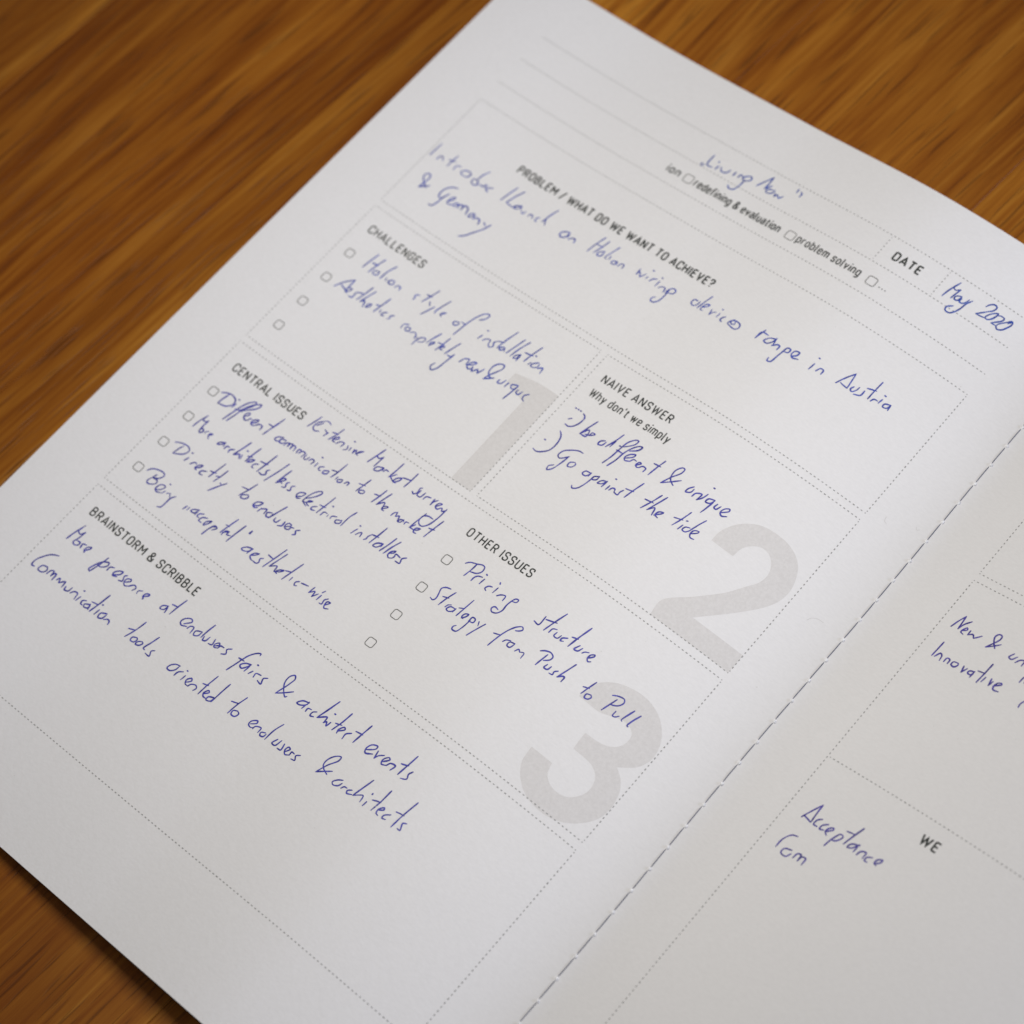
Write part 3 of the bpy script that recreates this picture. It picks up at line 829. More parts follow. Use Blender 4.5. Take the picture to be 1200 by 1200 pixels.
L 68.45,-56.69 67.99,-58.80 67.53,-60.90|66.71,-59.02 68.37,-58.58|68.99,-59.73 68.10,-60.22 68.26,-60.74 69.12,-60.59 69.41,-59.98 68.99,-59.73
L 73.35,-56.63 72.97,-58.67 72.42,-60.96|71.62,-58.95 73.19,-58.57|74.92,-56.61 74.30,-58.68 73.77,-60.69|73.77,-60.69 75.10,-59.25 75.54,-60.73|75.68,-60.74 76.58,-59.69 76.07,-59.73 75.46,-60.35 75.72,-60.92 76.33,-60.95
L 24.73,-71.18 25.07,-69.03 25.72,-67.01|25.61,-67.59 25.48,-68.45 26.29,-68.52 26.78,-67.91|26.78,-67.91 26.66,-69.52 26.71,-71.18|26.71,-71.18 27.22,-71.43 27.65,-70.54 26.91,-70.27 26.86,-70.88|28.35,-70.87 28.31,-70.26 28.89,-69.90|29.37,-70.77 30.02,-69.91 29.46,-70.10 29.46,-70.78 29.98,-71.40
L 34.04,-69.64 32.77,-70.45 32.64,-71.07 33.39,-70.70 33.97,-69.69|33.99,-69.79 34.17,-70.66|34.76,-70.97 34.94,-70.08 35.56,-69.99|36.94,-69.70 36.11,-70.44 36.22,-71.14|38.86,-66.01 38.26,-68.45 37.59,-70.82|37.59,-70.82 38.77,-69.94 39.39,-70.85|39.62,-68.10 39.79,-68.12|39.41,-69.64 39.69,-70.62|41.80,-65.80 41.34,-68.20 41.09,-70.43|40.69,-69.06 41.76,-68.63|41.56,-70.34 42.45,-69.54 42.67,-68.89 41.86,-69.31 41.52,-70.23|44.13,-69.18 43.34,-69.70 43.32,-70.56 43.85,-70.61|46.16,-64.87 45.71,-67.76 45.13,-70.74|44.11,-68.25 46.06,-67.88|45.66,-70.58 46.67,-70.67 47.32,-70.05 46.94,-69.27 47.35,-68.64
L 50.03,-64.83 49.16,-68.24 48.17,-71.50
L 51.66,-65.72 51.16,-68.17 50.80,-70.27|50.85,-70.23 51.67,-69.18 52.20,-68.20 51.64,-68.19 51.27,-69.24 52.12,-69.54|52.63,-70.18 53.36,-69.88 53.04,-68.78 53.45,-68.26|54.26,-70.06 54.90,-69.82 54.58,-68.77 55.20,-68.23
L 57.23,-69.96 58.17,-69.28 58.52,-68.21 57.48,-68.55 56.92,-69.50 57.49,-70.23 58.34,-69.84|60.07,-69.84 59.29,-70.07 59.33,-68.68 60.15,-66.58 61.26,-65.60 61.62,-65.98 60.73,-67.67 59.37,-69.11|59.74,-70.21 60.74,-70.54|60.07,-69.84 61.20,-68.79 60.43,-69.03 60.41,-69.95 61.27,-70.15|62.99,-69.10 62.13,-69.85 62.24,-70.45 63.23,-70.20|64.90,-64.91 64.43,-67.75 63.96,-70.35|63.22,-68.39 64.81,-68.16|65.12,-70.29 65.31,-69.16 66.21,-69.06|66.63,-69.12 66.61,-69.67|65.93,-66.90 66.11,-66.95|68.62,-68.37 67.56,-68.91 67.56,-69.63|70.06,-68.47 68.94,-69.18 69.24,-69.74 70.25,-69.24 70.14,-68.32|71.61,-64.88 71.04,-66.65 70.87,-69.56
L 74.63,-67.91 74.07,-69.59|74.53,-66.95 74.67,-66.99|75.21,-69.24 75.66,-68.30 76.10,-68.06 76.38,-69.07|78.23,-67.21 77.90,-67.99 77.95,-68.62 77.58,-69.07|80.07,-63.76 79.66,-66.46 79.21,-68.97|78.32,-67.01 80.15,-66.70|82.03,-67.30 80.77,-67.94 80.34,-68.91 81.15,-68.92 81.76,-68.16 82.03,-67.30|82.07,-67.35 82.07,-68.15|83.63,-64.48 83.12,-66.92 82.50,-69.09|85.06,-64.60 84.29,-66.62 83.66,-69.06|84.92,-68.16 85.63,-67.51 85.68,-67.00 84.94,-67.61 84.75,-68.68 85.34,-69.18 86.10,-68.81|86.10,-68.81 86.30,-68.23 86.17,-67.52 87.57,-67.63|88.79,-66.83 88.08,-67.61 88.38,-68.79 87.19,-68.91
L 24.38,-76.74 25.87,-75.97 27.67,-75.72 28.62,-76.31 28.29,-77.68 26.06,-79.21|25.99,-79.14 26.28,-77.54 26.78,-76.22|29.58,-76.33 29.79,-76.35|29.82,-77.72 29.45,-78.93|31.18,-78.73 31.89,-77.74 32.52,-77.82|32.87,-78.75 33.90,-77.71 33.93,-77.24 33.16,-77.71 32.81,-78.79 33.50,-79.01|35.80,-77.75 34.63,-78.45 34.62,-79.20 35.55,-79.13|37.97,-73.70 37.52,-76.09 37.06,-78.47|36.34,-77.16 37.87,-76.75|39.65,-74.67 39.30,-76.78 38.79,-78.72|38.34,-77.32 39.35,-76.83|40.34,-78.04 40.91,-78.24|41.73,-77.19 40.65,-78.92 39.39,-81.23
L 47.70,-73.06 46.95,-75.53 46.13,-77.72|45.25,-75.68 47.00,-75.31|47.78,-76.38 46.71,-77.18 46.80,-77.84 47.87,-77.61 48.27,-76.69 47.78,-76.38
L 50.62,-77.60 51.77,-76.89 52.14,-75.85 50.86,-76.42 50.57,-77.54 51.30,-77.83 51.90,-77.40|52.54,-78.16 52.78,-76.98|52.77,-77.21 54.01,-76.50 54.19,-77.73|55.67,-76.42 54.68,-77.05 55.06,-77.91 55.91,-77.61 56.01,-76.54|57.41,-73.25 56.56,-75.68 55.82,-77.90|57.20,-76.81 57.31,-77.64 58.02,-77.67 58.44,-76.59|59.71,-76.35 59.74,-77.56 58.88,-78.08|60.61,-77.28 61.62,-76.20 60.78,-76.04 60.36,-77.02 60.92,-77.60 61.80,-77.33|61.80,-77.33 61.81,-76.64 62.53,-76.35|64.07,-75.92 63.34,-76.58 63.82,-77.31 63.31,-77.82
L 24.32,-86.08 25.06,-85.02 26.64,-84.30 28.21,-84.23 28.57,-84.77 27.97,-85.97 26.71,-86.52|27.00,-85.49 26.71,-86.52 26.24,-87.86 26.70,-88.38 27.90,-87.88 28.46,-87.13 28.01,-86.50 26.84,-86.65|29.46,-88.46 30.52,-87.56 30.86,-86.58 30.18,-86.39 29.38,-87.07 29.28,-88.28 30.01,-88.69 30.94,-88.31|31.59,-87.32 31.25,-88.29|31.21,-85.35 31.37,-85.38|32.18,-87.58 32.94,-87.03|32.94,-87.03 33.52,-87.95|34.54,-86.85 33.79,-87.90|34.21,-87.16 33.88,-87.99 33.78,-89.52 33.57,-90.96 32.80,-91.33
L 38.41,-86.97 38.11,-88.16|39.14,-86.90 39.04,-87.78|41.46,-85.96 40.16,-86.77 39.91,-87.34 40.98,-87.28 41.37,-86.19|41.40,-86.65 41.38,-87.52|43.06,-86.10 42.09,-86.76 42.10,-87.49 42.63,-87.48|44.46,-86.37 43.32,-87.02 43.12,-87.97 44.08,-88.05|44.80,-88.25 45.53,-87.29 45.82,-86.44 44.95,-87.03 44.69,-88.01 45.15,-88.21|46.79,-87.25 47.49,-86.98|46.18,-90.08 46.59,-88.03 47.26,-86.74 48.05,-86.95 47.36,-88.00|50.48,-82.30 49.88,-84.81 49.37,-87.25|49.10,-85.00 50.10,-84.87|49.99,-87.48 49.93,-86.83 50.96,-85.91 50.22,-86.14 49.93,-86.90|50.96,-85.91 50.98,-86.75 51.86,-86.43|53.07,-82.47 52.55,-85.23 52.08,-88.03|54.95,-83.41 55.15,-82.47|55.22,-83.43 55.31,-82.63
L 58.58,-85.75 57.00,-86.27 56.30,-87.25 56.70,-87.43 57.96,-86.92 58.49,-85.75|58.58,-85.84 58.13,-87.42|59.28,-87.28 60.22,-86.44 60.60,-85.85 59.63,-86.33 59.24,-87.40 60.05,-88.00 60.60,-87.98|60.60,-87.98 61.70,-87.96 61.99,-87.44 61.64,-86.59 62.26,-86.08|65.09,-81.29 64.36,-84.31 63.53,-87.72|62.52,-84.71 64.33,-84.87|65.98,-82.05 65.27,-84.59 64.66,-86.75|64.66,-86.75 66.15,-85.67 66.42,-87.09|66.42,-87.09 67.62,-86.37 68.19,-85.59 67.29,-86.02 66.75,-86.94 67.38,-87.10|70.73,-81.74 70.01,-84.59 69.28,-87.43|68.53,-85.34 69.95,-84.78|71.03,-85.64 70.94,-86.70|73.06,-85.47 72.41,-86.10 72.65,-86.84 73.28,-86.61|73.69,-85.48 75.51,-85.09|76.94,-84.46 76.64,-86.27|76.64,-86.27 77.67,-85.22 77.89,-86.59|77.89,-86.59 78.74,-85.21|79.52,-85.04 79.33,-86.47|79.26,-84.44 79.59,-83.74|81.44,-84.78 80.88,-85.50 81.02,-86.62 80.34,-86.72|81.77,-86.44 82.50,-85.24 81.74,-85.42 81.74,-86.40 82.16,-87.01 83.10,-86.63
L 94.91,-18.45 95.56,-17.82|94.40,-15.22 94.54,-15.27|95.11,-15.21 95.25,-15.26|95.82,-15.21 95.97,-15.26|96.88,-15.38 97.80,-16.05 97.83,-17.68 97.13,-19.26 96.20,-19.96 95.12,-19.89|93.99,-25.62 94.20,-25.70|95.49,-21.92 96.55,-22.95 97.08,-25.15 96.78,-27.18 95.58,-28.55 94.40,-29.17 93.37,-28.97
L 101.01,-15.24 100.34,-17.45 99.60,-19.97|99.60,-19.97 100.84,-18.03 101.26,-18.85 101.21,-19.87 100.44,-19.95 99.71,-19.97|100.71,-19.47 101.98,-18.98 102.70,-18.24 101.98,-18.18 101.69,-19.03
L 105.71,-18.21 104.89,-18.84 104.87,-19.80 105.81,-19.53 106.15,-18.35|108.21,-14.63 107.63,-16.92 106.72,-19.42|107.83,-16.96 107.57,-18.84|109.29,-17.39 109.45,-17.42|108.92,-23.02 109.49,-20.72 109.83,-17.96 110.26,-15.68 111.46,-14.13 112.07,-14.08 111.91,-15.27 110.72,-16.63 109.97,-17.32|110.25,-23.01 110.91,-20.83 111.24,-18.45 111.95,-16.51 113.15,-14.97 113.82,-14.87 113.50,-15.99 111.91,-17.26|109.39,-18.62 111.34,-18.56|112.36,-19.19 113.75,-17.88 113.80,-17.23 112.70,-17.81 112.12,-19.11 112.60,-19.68 113.74,-19.26|113.74,-19.26 114.18,-18.41 114.99,-18.39|115.45,-19.33 116.25,-18.31 115.81,-18.18 115.42,-19.18 115.98,-19.58 116.45,-19.35|116.45,-19.35 116.99,-18.62 117.89,-18.71 117.87,-19.69|120.29,-14.69 119.78,-16.85 119.29,-19.62|118.60,-16.60 120.34,-16.45
L 125.51,-18.51 124.34,-17.87 123.72,-16.90 123.62,-15.19 124.44,-13.81 125.06,-13.79 125.09,-15.02 123.90,-17.12 122.84,-19.59|122.84,-19.59 124.63,-18.02 126.23,-16.50
L 129.46,-16.07 128.73,-17.14 128.68,-18.06 129.70,-17.55 129.86,-16.48|130.52,-18.17 130.77,-17.10 132.03,-16.50 131.86,-18.25|131.86,-18.25 132.72,-16.96 133.08,-15.63|133.16,-13.66 133.31,-13.69|135.22,-15.93 133.88,-16.43 133.73,-17.42 134.77,-17.15 135.27,-15.99|135.19,-16.48 134.88,-18.47 134.50,-20.17|136.24,-16.30 136.07,-17.39 136.65,-17.53 137.19,-16.34|138.14,-17.43 139.30,-16.11 139.10,-15.66 138.18,-16.28 137.91,-17.53 138.62,-18.03 139.66,-17.47
L 103.69,-23.57 102.55,-23.62 100.90,-24.45 99.55,-25.66 99.28,-27.11 99.99,-27.54 101.10,-26.67 101.68,-25.96|101.61,-26.08 101.19,-28.35 100.46,-30.66 99.64,-31.47 99.33,-30.52 100.14,-29.61|103.76,-26.42 102.80,-27.07 102.86,-28.12 103.80,-27.84 104.22,-26.84 103.76,-26.42
L 108.62,-26.61 107.24,-26.76 106.95,-27.68 107.95,-27.79 108.69,-26.56|108.59,-26.45 108.54,-27.49|110.74,-26.16 109.69,-26.88 109.65,-27.63 110.63,-27.21 110.79,-26.13|109.72,-27.11 109.14,-29.77 108.45,-31.31 107.44,-31.90 107.01,-31.40|113.07,-26.17 111.83,-26.66 111.38,-27.69 112.35,-27.27 112.98,-26.05|112.96,-26.42 112.76,-27.96|114.15,-26.67 113.93,-27.97|114.13,-24.55 114.28,-24.58|114.65,-27.65 115.05,-26.76 115.66,-26.69 115.92,-27.40|115.92,-27.40 117.01,-27.52 117.06,-26.60 117.44,-25.80|120.00,-21.87 119.26,-24.52 118.66,-27.14|117.54,-25.20 119.48,-24.79
L 125.19,-21.87 124.36,-24.41 123.30,-27.05|122.73,-24.78 124.89,-24.45|126.48,-21.56 125.65,-24.01 124.72,-26.62|124.72,-26.62 125.86,-25.25 126.38,-27.06|126.78,-26.76 128.06,-25.39 128.14,-25.09 127.19,-25.51 127.00,-26.53 127.88,-26.82
L 132.99,-21.32 132.31,-23.95 131.51,-26.30|130.71,-24.53 132.67,-23.92|133.42,-24.85 133.09,-26.28|133.46,-23.56 133.65,-23.48|135.12,-24.48 134.18,-24.89 133.97,-25.81 134.81,-25.87 135.42,-25.05|136.82,-20.90 136.11,-22.77 135.34,-25.35|136.17,-25.41 137.22,-24.35 137.24,-23.99 136.19,-24.45 136.03,-25.62 136.55,-26.26 137.46,-26.14
L 100.55,-60.11 101.28,-59.34 102.83,-58.79 104.14,-58.26 104.82,-58.45 105.06,-59.58 104.41,-60.56 102.87,-61.11|102.90,-58.87 102.74,-60.68 102.34,-62.66|104.49,-62.64 104.59,-61.61 105.03,-60.96 106.07,-60.57|106.79,-60.66 106.55,-62.24|106.37,-59.50 106.56,-59.63|109.50,-61.15 108.66,-61.48 108.35,-62.35 108.89,-62.67|110.70,-60.57 110.45,-62.22|110.26,-59.33 110.38,-59.63|111.72,-62.23 112.35,-61.52 113.41,-61.16 113.58,-62.40|115.30,-61.18 115.79,-60.32 116.45,-60.28 116.37,-60.98 115.41,-61.31|115.33,-61.08 115.07,-62.63 115.12,-64.38 114.40,-65.54 113.35,-65.78 112.80,-65.15 113.20,-64.47 114.26,-64.62
L 122.46,-62.03 123.80,-62.17 123.90,-60.31 123.86,-59.68|127.19,-56.49 126.38,-59.23 125.54,-62.50|124.34,-60.24 126.85,-59.49|126.77,-62.23 126.98,-61.06 127.85,-60.66|128.24,-61.13 128.18,-62.18 129.15,-62.20 129.49,-61.18|130.95,-60.83 129.98,-61.57 130.04,-62.20 130.68,-61.94|133.58,-55.83 132.67,-59.66 132.19,-62.29|131.55,-60.03 132.91,-59.64|134.18,-60.51 133.63,-61.93 134.50,-61.83 135.02,-60.68|135.57,-61.60 135.91,-61.06 136.71,-60.63|137.37,-61.68 138.20,-60.60 138.09,-60.28 137.39,-60.76 137.24,-61.79 137.78,-62.36 138.33,-62.00
L 102.29,-66.86 101.14,-67.15 100.42,-67.92 100.80,-69.33 101.05,-70.45 100.69,-71.18 99.84,-71.05|103.80,-66.84 103.09,-69.02 102.57,-71.41|102.02,-69.26 103.46,-68.81|104.16,-70.91 104.39,-70.18 105.05,-69.72|106.51,-69.98 105.15,-70.16 104.72,-71.11 105.42,-71.31 106.20,-70.76 106.51,-69.84|106.51,-69.98 106.38,-70.97|108.36,-65.97 108.00,-68.54 107.65,-71.10|106.92,-69.30 108.03,-68.70|108.96,-70.87 109.61,-70.05 109.76,-69.30 108.99,-69.64 108.87,-70.62 109.38,-70.77|110.81,-70.53 110.95,-69.28 111.76,-69.34 111.89,-70.20 110.99,-70.45|110.98,-70.16 110.71,-72.39 110.14,-74.00 109.06,-74.07 108.87,-73.44 109.30,-72.88|112.80,-69.24 113.27,-70.19|114.37,-68.89 113.52,-71.03 112.71,-73.36
L 118.14,-72.45 118.43,-70.67 118.82,-68.86 119.43,-67.02 120.43,-65.35 121.44,-64.67 121.91,-65.21 121.07,-66.08 120.70,-66.22|117.23,-69.45 118.85,-68.89|120.17,-69.83 120.54,-69.13 121.53,-68.66|122.71,-68.67 121.55,-69.02 121.50,-69.95 122.31,-70.03 122.73,-68.83|123.77,-70.03 124.25,-69.17 124.85,-69.58|124.79,-69.52 125.74,-69.21 125.92,-70.54
L 128.20,-66.62 129.07,-65.96 130.39,-65.62 131.28,-66.11 131.22,-66.98 130.15,-67.97|130.06,-66.37 129.44,-69.76|131.49,-68.11 131.28,-69.11 132.18,-69.04 132.48,-68.01|134.27,-67.94 133.68,-68.57 133.82,-69.29 132.99,-69.44|136.34,-64.40 135.60,-66.90 134.92,-69.09|134.92,-69.09 135.88,-68.17 136.24,-68.22 136.29,-69.41
L 142.33,-64.82 141.80,-66.80 141.31,-68.83|140.69,-67.35 142.04,-66.83|143.24,-67.78 142.33,-68.18 142.45,-69.07 143.26,-68.92 143.61,-68.14 143.24,-67.78
L 146.81,-64.97 147.87,-64.37 149.37,-64.14 149.75,-64.97 149.06,-66.19 147.52,-66.95|148.17,-65.12 147.60,-67.05 147.03,-68.98|149.61,-67.31 149.65,-68.49 150.25,-68.39 150.81,-67.70|152.63,-64.74 152.07,-66.50 151.70,-68.11 151.95,-68.23|154.35,-64.79 153.70,-66.62 153.41,-68.32 153.75,-68.37
L 21.92,-110.05 22.40,-107.56 23.14,-104.97|22.95,-105.89 22.78,-106.90 23.65,-107.32 24.39,-106.20|24.39,-106.20 24.06,-108.46 23.74,-109.62 24.37,-110.04 25.20,-109.58 25.21,-108.85 24.27,-108.85|26.14,-109.76 25.98,-108.68 26.82,-108.40|27.60,-110.08 27.60,-109.35|27.64,-109.39 28.30,-108.38 28.24,-108.13 27.51,-108.52 27.29,-109.59 27.72,-109.91
L 33.24,-107.53 32.69,-110.30 32.04,-112.60|32.04,-112.60 31.53,-112.28 31.85,-110.95 32.91,-109.05 34.27,-108.36 34.47,-109.11 33.38,-110.24 32.27,-110.26|35.13,-109.94 35.20,-108.91 36.12,-108.46|37.10,-109.86 38.32,-108.86 38.50,-108.01 37.70,-108.25 36.86,-109.26 37.06,-110.00 38.14,-109.71|39.89,-108.02 39.47,-108.52 39.91,-109.69 39.03,-110.11|40.53,-109.57 41.55,-108.55 41.35,-108.17 40.40,-108.71 40.43,-109.65 41.15,-110.18 41.99,-109.72|41.99,-109.72 43.00,-108.70 43.73,-109.05 43.38,-109.99|45.50,-108.60 44.66,-109.24 44.79,-109.92|46.83,-110.09 46.74,-109.27|46.70,-109.41 47.52,-108.58 47.43,-108.30 46.65,-108.63 46.49,-109.57 47.00,-109.89
L 23.76,-114.22 22.15,-115.04 20.99,-116.48 20.15,-118.22 20.25,-119.60 21.06,-119.58|23.69,-117.81 22.44,-118.25 22.23,-119.50 23.41,-119.55 24.10,-118.58 23.69,-117.81|24.66,-119.11 24.94,-117.93 25.60,-117.59 25.80,-118.95|25.80,-118.95 26.18,-117.86 26.60,-117.89 26.73,-119.48|27.56,-118.83 28.01,-117.99 28.49,-119.01|28.49,-119.01 29.60,-117.90 29.84,-119.40|30.53,-118.61 30.77,-119.39 31.76,-119.08 31.92,-117.89|32.43,-119.18 33.01,-118.30 33.89,-118.16 34.28,-119.71|35.08,-118.31 34.80,-119.67|34.67,-116.77 34.81,-116.80|36.84,-118.20 36.11,-118.76 36.31,-119.50 36.80,-119.54|38.25,-118.37 37.10,-119.07 37.48,-119.66 38.42,-119.19 38.23,-118.20|38.33,-118.37 38.62,-119.57|40.28,-113.90 39.75,-117.21 39.26,-119.64|38.09,-117.60 39.79,-117.25|40.88,-117.95 40.63,-119.52|40.55,-116.61 40.69,-116.64|42.96,-117.61 41.70,-118.39 41.89,-119.48 42.83,-119.12 43.10,-117.86|43.35,-119.08 44.19,-118.44 44.80,-118.68 44.98,-119.39
L 52.96,-107.72 51.82,-108.42 51.74,-109.26 52.72,-108.95 53.02,-107.70|53.12,-108.06 53.40,-109.43|55.43,-104.12 54.91,-106.72 54.59,-108.97|53.41,-106.88 55.02,-106.54
L 58.96,-108.73 60.24,-107.26 59.63,-106.83 58.36,-107.59 57.98,-108.67 58.59,-109.28 60.03,-108.81|60.40,-109.06 60.69,-108.25 61.52,-107.99 61.79,-109.53|63.64,-107.72 62.48,-108.40 62.73,-109.37 63.71,-108.89 63.91,-107.63|65.13,-104.64 64.76,-106.66 64.54,-108.80|65.03,-108.13 65.31,-109.03 65.98,-108.79 66.23,-107.50|67.64,-107.16 67.84,-108.64 66.97,-108.86|68.56,-108.45 69.37,-107.62 69.03,-107.28 68.32,-108.21 68.66,-108.73 69.53,-108.43|69.53,-108.43 69.74,-107.62 70.70,-107.50|72.37,-106.63 71.53,-107.42 72.05,-108.31 71.11,-109.00
L 74.91,-111.01 75.55,-108.93 76.02,-107.22 76.69,-105.36 77.82,-103.95 78.58,-103.63 78.67,-104.08|75.16,-107.27 76.71,-107.13|78.51,-106.84 77.23,-107.36 76.59,-108.35 77.33,-108.73 78.24,-107.65 78.63,-106.78|78.60,-107.22 78.37,-108.88|80.01,-107.71 79.55,-108.80|79.83,-105.97 80.00,-105.99|81.06,-108.71 80.96,-107.70 82.22,-107.35|83.96,-106.95 83.18,-107.60 83.57,-108.91 82.33,-108.73
L 90.40,-107.52 90.16,-107.89 88.96,-107.06 87.69,-105.34 87.64,-103.66 88.42,-102.82 89.00,-103.42 88.83,-104.88 87.78,-108.50|87.78,-108.50 89.45,-107.16 90.85,-105.87
L 95.56,-105.73 94.04,-106.19 93.27,-107.31 94.14,-107.32 95.37,-106.35 95.45,-105.54|95.25,-106.63 95.07,-107.66|96.25,-107.67 96.24,-106.85 97.08,-106.61|98.44,-106.27 97.69,-106.92 97.76,-107.81 98.60,-107.58|100.89,-101.49 100.15,-104.39 99.35,-107.22|99.35,-107.22 101.19,-105.89 101.35,-107.27|101.35,-107.27 101.82,-106.74 102.34,-107.49 102.66,-106.32|102.01,-104.29 102.18,-104.31|105.11,-102.05 104.67,-105.05 104.05,-107.44|103.64,-105.80 105.15,-105.34|105.40,-106.83 106.41,-105.66 105.94,-105.36 105.26,-106.48 105.42,-107.38|108.18,-105.49 107.25,-106.34 107.34,-107.65|110.62,-101.57 110.20,-104.38 109.86,-106.86|108.66,-104.58 110.43,-104.30
L 113.51,-106.28 114.99,-105.02 114.92,-104.33 113.66,-104.82 113.16,-106.10 113.65,-107.03 115.24,-106.30|115.76,-105.04 116.11,-106.83|116.11,-106.83 116.51,-105.84 117.50,-105.00|118.19,-106.24 119.15,-105.05 118.70,-104.76 117.89,-105.91 118.26,-106.84 119.35,-106.47|119.35,-106.47 119.82,-105.57 121.04,-105.39 120.75,-106.77|123.46,-100.83 123.09,-103.66 122.71,-106.49|121.75,-104.23 123.34,-103.62|124.98,-104.12 124.57,-105.08 124.96,-106.12 123.74,-106.80
L 51.75,-113.65 51.17,-116.53 50.28,-119.12|49.56,-117.14 51.23,-116.52|52.80,-117.59 51.86,-118.12 51.94,-118.93 52.92,-118.79 53.17,-117.84 52.80,-117.59|54.46,-117.57 53.61,-118.20 53.60,-118.91 54.47,-118.68 54.90,-117.83 54.46,-117.57|56.87,-114.49 56.34,-116.52 55.82,-118.54 56.37,-118.65|58.38,-117.44 57.81,-117.96 58.28,-119.14 57.00,-119.16
L 65.81,-116.61 64.78,-116.85 63.83,-117.73 63.66,-118.71 64.58,-118.82 65.51,-117.93 65.70,-116.86|66.25,-119.03 66.43,-117.94 67.37,-117.17|68.44,-117.58 68.20,-118.96|67.91,-116.44 68.05,-116.47|69.57,-118.70 70.48,-117.62 70.05,-117.19 69.35,-118.12 69.79,-118.99 70.64,-119.04|70.64,-119.04 70.97,-118.28 72.04,-117.83 72.60,-118.28 72.35,-119.11|74.55,-113.26 74.08,-116.33 73.87,-119.00|73.00,-116.52 74.43,-116.14|74.87,-118.20 75.71,-117.24 75.28,-116.98 74.73,-118.06 75.22,-118.72 76.13,-118.73|77.42,-117.50 76.25,-118.13 76.32,-118.92 77.38,-118.55 77.52,-117.53|78.15,-113.00 77.84,-115.77 77.62,-118.61
L 83.53,-113.03 82.88,-115.43 82.51,-118.30|81.22,-115.74 82.91,-115.18|84.03,-116.60 83.11,-117.11 83.28,-118.00 84.31,-117.97 84.67,-116.96 84.03,-116.60
L 88.41,-117.10 89.54,-116.10 89.26,-115.63 88.16,-116.48 88.16,-117.38 88.98,-117.68 89.69,-117.25|89.64,-117.63 89.77,-116.86 91.07,-116.40 91.20,-117.60|92.69,-116.61 91.77,-117.11 92.00,-117.78 92.80,-117.62 93.00,-116.75|94.54,-112.76 93.80,-115.06 93.56,-117.86
L 95.93,-116.09 95.47,-117.48 96.40,-117.53 96.87,-115.80|97.95,-116.00 98.17,-117.56 97.24,-117.68|99.17,-117.32 99.81,-116.19 99.23,-115.96 98.95,-116.92 99.66,-117.72 100.59,-117.27|100.59,-117.27 100.55,-116.41 101.32,-116.42|102.64,-115.88 101.88,-116.53 102.40,-117.43 101.47,-117.71
L 110.41,-115.65 108.92,-115.06 108.18,-114.29 108.26,-112.77 109.25,-111.29 110.20,-110.86 110.35,-111.73 109.07,-113.97 108.02,-116.62|108.02,-116.62 109.27,-115.61 110.92,-114.40
L 114.20,-114.54 113.24,-115.13 112.57,-116.16 113.09,-116.57 114.15,-116.08 114.56,-115.12|115.07,-116.12 115.44,-115.44 116.14,-115.33|117.31,-115.02 116.56,-115.69 116.84,-116.21 117.96,-115.79|119.54,-110.57 118.90,-113.10 118.25,-115.76|118.25,-115.76 120.08,-114.50 120.45,-115.96|121.62,-115.03 121.48,-116.26|121.45,-113.11 121.41,-112.91|124.24,-110.04 124.05,-113.30 123.64,-115.93|122.34,-114.00 124.18,-113.32|124.88,-114.87 125.81,-114.15 125.58,-113.76 124.79,-114.77 124.98,-115.70 125.60,-115.87|127.70,-114.08 126.62,-115.03 126.65,-115.73 127.50,-115.54|130.47,-108.58 129.81,-112.67 129.50,-116.05|128.18,-112.87 130.05,-112.53|131.64,-113.49 130.95,-113.92 131.48,-115.45 130.78,-115.47
R 192.58,-8.82 193.18,-6.84 193.86,-5.17|193.86,-5.17 194.04,-6.92 194.14,-8.57|194.14,-8.57 194.64,-7.02 195.65,-5.62|195.06,-8.53 195.97,-7.75 195.71,-7.38 195.13,-8.27 195.12,-8.89 195.81,-9.15|196.68,-7.62 196.68,-8.76|196.68,-8.76 197.61,-8.12 198.20,-8.83|198.20,-8.83 199.41,-7.46
R 203.28,-8.55 202.26,-7.36 201.73,-6.16 202.16,-5.27 202.84,-5.30 203.01,-6.11 202.55,-7.33 201.51,-9.21|201.51,-9.21 202.72,-8.23 203.88,-7.09
R 207.38,-7.43 206.85,-8.68 207.57,-8.89 208.36,-7.71|208.63,-9.11 209.29,-8.00 210.06,-7.80 210.17,-9.09
R 193.65,-12.75 193.55,-14.66 193.42,-16.72|194.01,-16.60 194.70,-15.33 195.19,-15.64 195.45,-16.92|196.34,-16.67 196.50,-15.59 197.18,-15.62 197.29,-16.69|199.18,-15.43 198.13,-15.63 198.05,-16.45 198.84,-16.62 199.34,-15.85 199.18,-15.43|200.52,-15.34 200.83,-16.88|200.83,-16.88 201.45,-15.46|203.10,-15.37 202.14,-15.68 202.07,-16.33 202.87,-16.34 203.12,-15.21|203.12,-15.51 202.97,-17.03|205.19,-11.83 205.03,-14.58 204.80,-17.21|203.58,-14.75 205.02,-14.49|205.76,-15.16 205.53,-16.58|206.98,-14.82 207.26,-16.50|207.26,-16.50 207.59,-15.17|208.16,-16.06 209.41,-14.87 209.27,-14.67 208.66,-14.91 208.28,-15.92 208.61,-16.76 209.79,-16.63
R 212.00,-12.46 212.21,-10.91 212.79,-10.82 212.91,-12.10
R 215.15,-17.37 215.05,-16.48 215.57,-15.39 216.45,-15.54 216.54,-16.96
